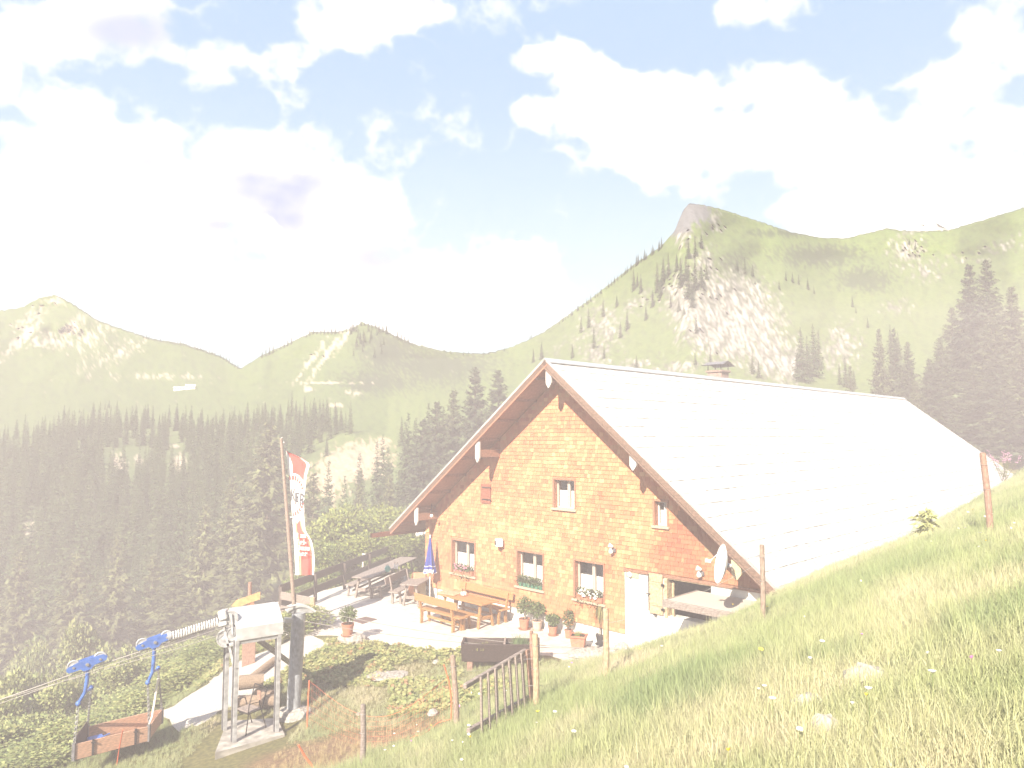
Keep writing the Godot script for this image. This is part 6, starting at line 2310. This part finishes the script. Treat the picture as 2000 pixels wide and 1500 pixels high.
	var cor := [gp(145, 1454, bx), gp(291, 1418, bx), gp(316, 1385, bx), gp(171, 1419, bx)]     # front left, front right, back right, back left
	var car := [[c2, "lower blue two-wheeled carriage on the rope above the cargo box's near end", [[172, 1300], [170, 1328], [166, 1352], [153, 1374]], [178, 1343], cor[0], cor[3], 14.5], [c1, "upper blue two-wheeled carriage on the rope next to the coil spring", [[302, 1258], [300, 1292], [298, 1312], [289, 1333]], [309, 1305], cor[1], cor[2], 15.1]]
	for q in car:
		var c: Vector3 = q[0]
		t = thing("rope_carriage", q[1], "carriage", c, "blue carriages of the ropeway")
		var rd := -down.normalized()
		rd = (rd * Vector3(1, 1.0, 1)).normalized()
		var side := rd.cross(Vector3.UP).normalized()
		var up := side.cross(rd)
		for s in [-1.0, 1.0]:
			m = mb(t)
			var pl := PackedVector2Array([Vector2(-0.36, -0.03), Vector2(-0.33, 0.03), Vector2(-0.12, 0.075), Vector2(0.12, 0.085), Vector2(0.3, 0.075), Vector2(0.36, 0.02), Vector2(0.33, -0.05), Vector2(0.12, -0.07), Vector2(0.05, -0.13), Vector2(-0.08, -0.13), Vector2(-0.12, -0.075), Vector2(-0.32, -0.08)])
			m.prism(pl, Transform3D(Basis(rd, up, side * 1.0), c + side * (s * 0.065 + 0.008)), 0.016)
			part("cheek_plate", m, M.blue_paint, t)
			m = mb(t)
			wheel(m, c + rd * s * 0.23 + up * 0.01, side, 0.115, 0.025)
			var wh := part("wheel", m, M.sheet, t)
			m = mb(t)
			m.tube(c + rd * s * 0.23 - side * 0.09, c + rd * s * 0.23 + side * 0.09, 0.022, 0.022, 10)
			part("axle", m, M.steel, wh)
		m = mb(t)
		m.tube(c - side * 0.1 + up * -0.02, c + side * 0.1 + up * -0.02, 0.03, 0.03, 12)
		part("pivot", m, M.steel, t)
		m = mb(t)
		var hpth := []
		for k in q[2]:
			hpth.append(dp(k[0], k[1], q[6]))
		m.path(hpth, [0.035, 0.038, 0.034, 0.03], 10)
		var hk: Vector3 = hpth[3]
		m.ball(hk, Vector3(0.05, 0.055, 0.05), 12)
		var h2 := dp(q[3][0], q[3][1], q[6] + 0.3)
		m.path([hpth[2], h2 + Vector3(0, -0.02, 0)], [0.03, 0.03], 8)
		m.ball(h2, Vector3(0.045, 0.05, 0.045), 12)
		part("hanger", m, M.blue_paint, t)
		for k in 2:
			m = mb(t)
			chain(m, (hk if k == 0 else h2) - Vector3(0, 0.04, 0), q[4 + k] + Vector3(0, 0.02, 0), 0.075)
			part("chain", m, M.galva, t)
	# cargo box
	var org: Vector3 = (cor[0] + cor[2]) * 0.5 - Vector3(0, 0.32, 0)
	t = thing("cargo_box", "open reddish wooden cargo box hanging on chains under the carriages", "box", org)
	var dn := Vector3(0, -0.15, 0)
	m = mb(t)
	m.bar(cor[0] + dn, cor[1] + dn, 0.035, 0.3, Vector3.UP, 0.005)
	var fb := part("side_board", m, M.box_wood, t)
	m = mb(t)
	m.bar(cor[3] + dn, cor[2] + dn, 0.035, 0.3, Vector3.UP, 0.005)
	part("side_board", m, M.box_wood, t)
	m = mb(t)
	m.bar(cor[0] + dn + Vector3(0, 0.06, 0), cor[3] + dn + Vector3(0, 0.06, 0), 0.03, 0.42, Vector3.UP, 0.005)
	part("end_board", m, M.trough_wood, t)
	m = mb(t)
	m.bar(cor[1] + dn, cor[2] + dn, 0.03, 0.28, Vector3.UP, 0.005)
	part("end_board", m, M.box_wood, t)
	m = mb(t)
	m.face([cor[0] + Vector3(0, -0.29, 0), cor[1] + Vector3(0, -0.29, 0), cor[2] + Vector3(0, -0.29, 0), cor[3] + Vector3(0, -0.29, 0)], Vector3.UP)
	m.face([cor[0] + Vector3(0, -0.31, 0), cor[1] + Vector3(0, -0.31, 0), cor[2] + Vector3(0, -0.31, 0), cor[3] + Vector3(0, -0.31, 0)], Vector3.DOWN)
	part("floor", m, M.box_wood, t)
	for f in [0.25, 0.82]:
		m = mb(t)
		var p: Vector3 = cor[0].lerp(cor[1], f)
		var outw: Vector3 = (cor[0] - cor[3]).normalized()
		m.bar(p + outw * 0.03 + Vector3(0, 0.02, 0), p + outw * 0.03 - Vector3(0, 0.29, 0), 0.04, 0.02, outw)
		m.bar(p + outw * 0.04 + Vector3(-0.05, -0.04, 0), p + outw * 0.04 + Vector3(0.05, -0.04, 0), 0.02, 0.02)
		part("strap", m, M.iron, t)
	for c in cor:
		m = mb(t)
		m.bar(c + Vector3(0, 0.03, 0), c - Vector3(0, 0.31, 0), 0.06, 0.06, Vector3.RIGHT)
		part("corner_iron", m, M.galva_dark, t)
	m = mb()
	var cc: Vector3 = cor[0].lerp(cor[3], 0.5).lerp(cor[1].lerp(cor[2], 0.5), 0.2) + Vector3(0, -0.275, 0)
	m.cbox(cc + Vector3(0, 0.07, 0), Vector3(0.3, 0.14, 0.4), 0.02, Basis(Vector3.UP, 0.7))
	m.bar(cc + Vector3(0.05, 0.15, 0.1), cc + Vector3(0.22, 0.2, -0.1), 0.02, 0.02)
	solo("blue_crate", m, M.blue_paint, "small blue crate lying inside the cargo box", "crate", cc)
	m = mb()
	var wr := [dp(309, 1325, 15.3), dp(303, 1365, 15.3), dp(297, 1400, 15.2), dp(291, 1415, 15.1)]
	m.path(wr, [0.022, 0.024, 0.02, 0.014], 8)
	solo("lashing_strap", m, M.white_rope, "loose white strap hanging from the upper hanger into the box", "strap", wr[0])
	# tubular chair on the platform
	var ch := gp(487, 1424, top)
	t = thing("tube_chair", "rusty black tube chair without cushions on the concrete slab", "chair", ch)
	t.rotation.y = -0.6
	m = mb()
	for s in [-1.0, 1.0]:
		m.path([Vector3(s * 0.24, 0, 0.26), Vector3(s * 0.23, 0.42, 0.2), Vector3(s * 0.22, 0.44, -0.15), Vector3(s * 0.22, 0.86, -0.28)], [0.012, 0.012, 0.012, 0.012], 7)
		m.path([Vector3(s * 0.25, 0, -0.25), Vector3(s * 0.25, 0.62, -0.05), Vector3(s * 0.25, 0.64, 0.2), Vector3(s * 0.24, 0.42, 0.21)], [0.012, 0.012, 0.012, 0.012], 7)
	m.tube(Vector3(-0.22, 0.86, -0.28), Vector3(0.22, 0.86, -0.28), 0.012, 0.012, 7)
	m.tube(Vector3(-0.23, 0.43, 0.2), Vector3(0.23, 0.43, 0.2), 0.012, 0.012, 7)
	m.tube(Vector3(-0.22, 0.44, -0.15), Vector3(0.22, 0.44, -0.15), 0.012, 0.012, 7)
	part("frame", m, M.iron, t)
	m = mb()
	m.cbox(Vector3(0.0, 0.66, -0.235), Vector3(0.12, 0.2, 0.03), 0.01)
	part("backrest", m, M.red_post, t)
	m = mb()
	m.cbox(Vector3(0, 0.445, 0.02), Vector3(0.44, 0.02, 0.34), 0.006)
	part("seat", m, M.grey_wood, t)
	# sawn logs behind the platform
	for q in [[488, 1392, 0.17, 0.55, 0.3, "upper"], [484, 1408, 0.15, 0.5, 0.1, "lower"], [516, 1396, 0.16, 0.45, -0.3, "split"], [528, 1404, 0.14, 0.4, 0.2, "short"]]:
		var at := gp(q[0], q[1], -0.6)
		at.z -= 0.75
		at.x -= 0.25
		if q[5] == "upper":
			at.y += 0.28
		t = thing("firewood_log", q[5] + " sawn log of the pile behind the ropeway gate", "log", at, "log pile behind the gate")
		var ld := Vector3(cos(q[4]), 0.0, -sin(q[4]))
		m = mb(t)
		m.path([at - ld * q[3] * 0.5 + Vector3(0, q[2], 0), at + ld * q[3] * 0.5 + Vector3(0, q[2], 0)], [q[2], q[2] * 0.94], 14, false)
		part("bark", m, M.log_bark, t)
		for s in [-1.0, 1.0]:
			m = mb(t)
			m.tube(at + ld * s * q[3] * 0.5 + Vector3(0, q[2], 0), at + ld * s * (q[3] * 0.5 + 0.004) + Vector3(0, q[2], 0), q[2] * 0.96, q[2] * 0.95, 14)
			part("cut_face", m, M.log_end, t)
	var la := tp(474, 1346)
	var lb2 := tp(536, 1300)
	m = mb()
	m.path([la + Vector3(0, 0.1, 0), lb2 + Vector3(0, 0.14, 0)], [0.1, 0.085], 12)
	solo("tree_log", m, M.log_bark, "long barked log lying down the slope behind the gate", "log", la)
	# signpost
	var sf := gp(484, 1312, -0.55)
	t = thing("signpost", "wooden hiking signpost with yellow arrow boards behind the lift hood", "signpost", sf)
	var sh := vert(483, 1137, sf)
	m = mb(t)
	m.path([sf, sf + Vector3(0, sh, 0)], [0.055, 0.05], 10)
	part("post", m, M.red_post, t)
	m = mb(t)
	m.cbox(sf + Vector3(0.02, 0.42, 0.02), Vector3(0.34, 0.75, 0.05), 0.01, Basis(Vector3.UP, 0.3))
	part("lower_board", m, M.red_post, t, "dark red board at the signpost's foot")
	for q in [[452, 1183, 508, 1163, 0.2, M.sign_orange], [456, 1200, 506, 1190, 0.19, M.yellow], [475, 1189, 496, 1180, 0.12, M.casing]]:
		var p0 := dp(q[0], q[1], -sf.z - 0.12)
		var p1 := dp(q[2], q[3], -sf.z - 0.08)
		var ad := (p1 - p0).normalized()
		var l := (p1 - p0).length()
		var hgt: float = q[4]
		m = mb(t)
		m.prism(PackedVector2Array([Vector2(0, 0), Vector2(0.13, hgt * 0.5), Vector2(l, hgt * 0.5), Vector2(l, -hgt * 0.5), Vector2(0.13, -hgt * 0.5)]), Transform3D(Basis(ad, ad.cross(Vector3.FORWARD).cross(ad).normalized() if false else Vector3.UP, Vector3(0, 0, 1)), p0), 0.025)
		part("arrow_board", m, q[5], t)

# ---------------------------------------------------------------- fences and stones
func fences() -> void:
	var posts := [[1936, 1045, 1919, 884, 0.05, M.red_post, "reddish leaning fence post on the rise before the roof"], [1490, 1222, 1488, 1064, 0.038, M.post_wood, "weathered fence post in front of the lower roof corner"], [1183, 1330, 1183, 1188, 0.052, M.fresh_wood, "pale round fence post before the entrance wall"],
		[1047, 1390, 1045, 1238, 0.05, M.fresh_wood, "pale peeled gatepost wired to a darker stake"], [1036, 1388, 1038, 1232, 0.033, M.red_post, "thin reddish stake wired to the pale gatepost"], [893, 1424, 884, 1280, 0.05, M.post_wood, "grey-brown leaning fence post beside the orange netting"], [708, 1512, 709, 1376, 0.045, M.grey_wood, "grey square-topped stake in the grass below the netting"]]
	var tops := []
	for q in posts:
		var f := tp(q[0], minf(q[1], 1499))
		var h := vert(q[2], q[3], f)
		var t := thing("fence_post", q[6], "fence post", f, "posts of the pasture fence")
		var tip := dp(q[2], q[3], -f.z)
		var m := mb()
		var lean := Vector3(tip.x - f.x, h, 0)
		m.path([Vector3(0, -0.15, 0) , lean * 0.5 + Vector3(0.01, 0, 0), lean * 0.985, lean], [q[4] * 1.08, q[4], q[4] * 0.95, q[4] * 0.75], 10)
		part("post", m, q[5], t)
		for k in 2:
			m = mb()
			var c := lean * (0.55 + 0.3 * k)
			m.lathe([[q[4] * 1.02, -0.004], [q[4] * 1.16, 0.0], [q[4] * 1.02, 0.004]], c, 10)
			part("wire_tie", m, M.steel, t)
		tops.append(f + lean)
	for w in [[0, 1], [1, 2], [2, 3], [3, 5], [5, 6]]:
		var a: Vector3 = tops[w[0]] - Vector3(0, 0.25, 0)
		var b: Vector3 = tops[w[1]] - Vector3(0, 0.25, 0)
		var m := mb()
		var pts := []
		var rr := []
		for i in 10:
			var f := i / 9.0
			pts.append(a.lerp(b, f) - Vector3(0, 0.12 * 4.0 * f * (1.0 - f), 0))
			rr.append(0.0018)
		m.path(pts, rr, 4)
		solo("fence_wire", m, M.steel, "thin sagging wire strung between two pasture fence posts", "wire", a, "wires of the pasture fence")
	# hurdle gate standing open towards the pasture
	var tl := dp(907, 1341, 10.1)
	var tr := dp(1026, 1271, 11.7)
	var bl := dp(914, 1428, 10.1)
	var br := dp(1034, 1362, 11.7)
	var t := thing("hurdle_gate", "grey slatted wooden hurdle gate hanging open from the pale gatepost", "gate", dp(1030, 1390, 11.6))
	var m := mb(t)
	m.bar(tl, tr, 0.06, 0.07, Vector3.UP, 0.01)
	part("top_rail", m, M.grey_wood, t)
	m = mb(t)
	m.bar(bl, br, 0.06, 0.07, Vector3.UP, 0.01)
	part("bottom_rail", m, M.grey_wood, t)
	var fr := Vector3(0.6, 0, 0.4).normalized()
	for q in [[0.20, 0.16, 0.035], [0.31, 0.28, 0.035], [0.43, 0.40, 0.06], [0.55, 0.54, 0.04], [0.66, 0.65, 0.055], [0.77, 0.76, 0.04], [0.88, 0.87, 0.06], [0.985, 0.985, 0.075]]:
		m = mb(t)
		var a := tl.lerp(tr, q[0]) + Vector3(0, 0.03, 0)
		var b := bl.lerp(br, q[1]) - Vector3(0, 0.1, 0)
		var off := (tr - tl).cross(Vector3.UP).normalized() * 0.047
		m.bar(a + off, b + off, 0.03, q[2], (tr - tl).normalized(), 0.004)
		part("slat", m, M.red_post if q[0] > 0.95 else M.grey_wood, t)
	m = mb(t)
	for y in [0.15, 0.72]:
		var a := tl.lerp(tr, 0.985).lerp(bl.lerp(br, 0.985), y)
		m.path([a + Vector3(-0.05, 0, 0.06), a + Vector3(0.1, 0.02, 0.1), a + Vector3(0.24, 0.0, 0.04)], [0.004, 0.004, 0.004], 5)
	part("wire_hinge", m, M.steel, t)
	# orange snow netting
	var na := tp(599, 1424)
	var nat := dp(604, 1329, -na.z)
	var nc := tp(881, 1409)
	var nct := dp(867, 1298, -nc.z - 0.2)
	t = thing("orange_netting", "torn orange plastic netting strung between two orange poles", "netting", na)
	m = mb(t)
	m.path([na - Vector3(0, 0.1, 0), na.lerp(nat, 0.5), nat], [0.017, 0.016, 0.014], 8)
	part("pole", m, M.orange, t)
	m = mb(t)
	m.path([nc - Vector3(0, 0.1, 0), dp(882, 1370, -nc.z), dp(877, 1330, -nc.z - 0.1), nct], [0.014, 0.014, 0.013, 0.012], 8)
	part("pole", m, M.orange, t)
	m = mb(t)
	var p5 := tp(612, 1499)
	m.path([p5, dp(596, 1478, -p5.z), dp(583, 1455, -p5.z - 0.1)], [0.02, 0.02, 0.016], 8)
	part("bent_stake", m, M.orange, t)
	m = mb(t)
	var rows := 6
	var cols := 60
	var net := func(i: float, j: float) -> Vector3:
		var f := i / cols
		var bt := tp(lerpf(602, 878, f), lerpf(1420, 1410, f) + 45.0 * sin(f * PI))
		var hgt := lerpf(0.92, 0.8, f) * (1.0 - 0.45 * sin(f * PI)) + 0.06
		return bt + Vector3(0, hgt * j / rows + 0.01, 0)
	for j in rows + 1:
		var pts := []
		var rr := []
		for i in range(0, cols + 1, 3):
			pts.append(net.call(float(i), float(j)))
			rr.append(0.003 if j == rows else 0.0012)
		m.path(pts, rr, 4)
	for i in range(1, cols):
		m.tube(net.call(float(i), 0.0), net.call(float(i) + 0.3 * sin(i * 2.3), float(rows)), 0.0008, 0.0008, 3)
	part("net", m, M.orange, t)
	m = mb(t)
	var g := []
	var gr := []
	for i in 22:
		var f := i / 21.0
		g.append(tp(lerpf(716, 878, f), lerpf(1499, 1408, f) + 3.0 * sin(f * 20.0)) + Vector3(0, 0.05, 0))
		gr.append(0.012)
	m.path(g, gr, 5)
	part("trailing_edge", m, M.orange, t)
	m = mb()
	var r0 := tp(228, 1495)
	m.path([r0, dp(233, 1462, -r0.z - 0.1), dp(240, 1425, 14.3)], [0.012, 0.011, 0.01], 7)
	solo("orange_pole", m, M.orange, "thin orange pole leaning in front of the cargo box", "pole", r0)
	# stones in the grass
	for q in [[1690, 1342, 0.18, 0.11, "flat jagged pale stone in the upper pasture grass"], [1582, 1392, 0.14, 0.09, "cluster-like rough stone half sunk in the pasture"], [1612, 1440, 0.11, 0.10, "rounded white stone in the lower pasture grass"], [845, 1398, 0.11, 0.09, "white angular stone below the orange netting"], [700, 1398, 0.06, 0.04, "small white stone on the worn earth"], [760, 1322, 0.5, 0.06, "flat pale rock slab showing on the weedy bank"], [852, 1296, 0.1, 0.07, "white stone on the bank near the trough"], [840, 1498, 0.06, 0.04, "small white stone at the foot of the pasture"], [415, 1246, 0.5, 0.22, "broken pale rocks on the shrubby slope behind the ropes"]]:
		var p := tp(q[0], q[1])
		stone_spots.append(Vector3(p.x, q[2] + 0.04, p.z))
		m = mb()
		m.ball(p + Vector3(0, q[3] * 0.4, 0), Vector3(q[2], q[3], q[2] * 0.8), 14, 0.45, noise)
		solo("stone", m, M.stone, q[4], "stone", p)
	# spruce sapling and willowherb at the roof's foot
	rng.seed = 88
	var sp := tp(1812, 1052)
	var sap := thing("spruce_sapling", "small pale green spruce sapling at the edge of the roof", "tree", sp)
	m = mb()
	m.tube(Vector3(0, -0.05, 0), Vector3(0, 0.66, 0), 0.014, 0.005, 6)
	part("trunk", m, M.bark, sap)
	part("crown", spruce_crown(0.62, 0.28, 8, 4, 5, 71, Vector3(0.34, 0.36, 0.14), 0.1), M.needle, sap)
	var wh := tp(1962, 940)
	var wt := thing("willowherb", "pink flowering willowherb against the roof's far edge", "plant", wh)
	m = mb()
	var fl := mbc()
	var bl2 := mbc()
	for i in 9:
		var tip := Vector3(rng.randfn() * 0.3, rng.randf_range(0.55, 0.95), rng.randfn() * 0.2)
		m.path([Vector3(rng.randfn() * 0.1, 0, rng.randfn() * 0.1), tip * 0.5, tip], [0.008, 0.007, 0.004], 5)
		for k in 40:
			var c := tip * rng.randf_range(0.15, 0.8) + Vector3(rng.randfn(), rng.randfn() * 0.4, rng.randfn()) * 0.05
			var v := rng.randf_range(0.7, 1.2)
			fl.col = Color(0.12 * v, 0.15 * v, 0.05 * v)
			leafcard(fl, c, Vector3(rng.randfn(), 0.3, rng.randfn()).normalized(), Vector3(0, 0.5, 0.5), 0.09, 0.02)
		for k in 16:
			bl2.col = Color(0.40, 0.22, 0.34)
			bl2.ball(tip * rng.randf_range(0.72, 1.05) + Vector3(rng.randfn(), 0, rng.randfn()) * 0.035, Vector3(0.016, 0.016, 0.016), 6)
	part("stem", m, M.bark, wt)
	part("foliage", fl, M.leaf, wt)
	part("blossom", bl2, M.vcol, wt)

# ---------------------------------------------------------------- far huts
func huts() -> void:
	for q in [[352, 762, 22, 6.0, 0.15, "long low white-roofed hut on the far pasture"], [372, 760, 17, 8.0, 0.35, "taller grey-roofed hut beside the long one on the far pasture"]]:
		var p := far_base(q[0], q[1])
		var l: float = q[2] / F * -p.z
		var h: float = q[3]
		var t := thing("alpine_hut", q[5], "hut", p, "far huts on the pasture")
		t.rotation.y = q[4]
		var m := mb()
		m.box(Vector3(0, h * 0.3 - 1.0, 0), Vector3(l, h * 0.6 + 2.0, 9.0))
		part("wall", m, M.render, t)
		m = mb()
		m.prism(PackedVector2Array([Vector2(-5.6, h * 0.55), Vector2(0, h), Vector2(5.6, h * 0.55), Vector2(5.6, h * 0.62), Vector2(0, h * 1.08), Vector2(-5.6, h * 0.62)]), Transform3D(Basis(Vector3(0, 0, -1), Vector3.UP, Vector3(1, 0, 0)), Vector3(l * 0.55, 0, 0)), l * 1.1)
		part("roof", m, M.roof, t)
		for k in 4:
			m = mb()
			m.box(Vector3(-l * 0.35 + l * 0.23 * k, h * 0.32, 4.52), Vector3(1.4, 1.5, 0.1))
			part("window", m, M.black, t)
	var sp := far_base(108, 577)
	var s := thing("summit_mast", "thin mast standing on the left mountain's top", "mast", sp)
	var m2 := mb()
	m2.tube(Vector3(0, -5, 0), Vector3(0, 26, 0), 0.9, 0.5, 6)
	part("mast", m2, M.galva, s)
	m2 = mb()
	m2.tube(Vector3(-4, 18, 0), Vector3(4, 18, 0), 0.4, 0.4, 5)
	part("crossbar", m2, M.galva, s)

func _ready() -> void:
	rng.seed = 1
	noise.seed = 3
	noise.frequency = 0.02
	noise.fractal_octaves = 4
	noise2.seed = 8
	noise2.frequency = 0.02
	noise2.fractal_octaves = 3
	P0 = gp(831, 1168, 0.0)
	var t0 := Time.get_ticks_msec()
	setup()
	materials()
	fit_ground()
	print("sky ", Time.get_ticks_msec() - t0)
	near_ground()
	print("ground ", Time.get_ticks_msec() - t0)
	far_land()
	print("land ", Time.get_ticks_msec() - t0)
	inn()
	print("inn ", Time.get_ticks_msec() - t0)
	trees()
	print("trees ", Time.get_ticks_msec() - t0)
	on_the_wall()
	terrace_things()
	ropeway()
	fences()
	huts()
	print("things ", Time.get_ticks_msec() - t0)
	meadow_plants()
	print("done ", Time.get_ticks_msec() - t0)
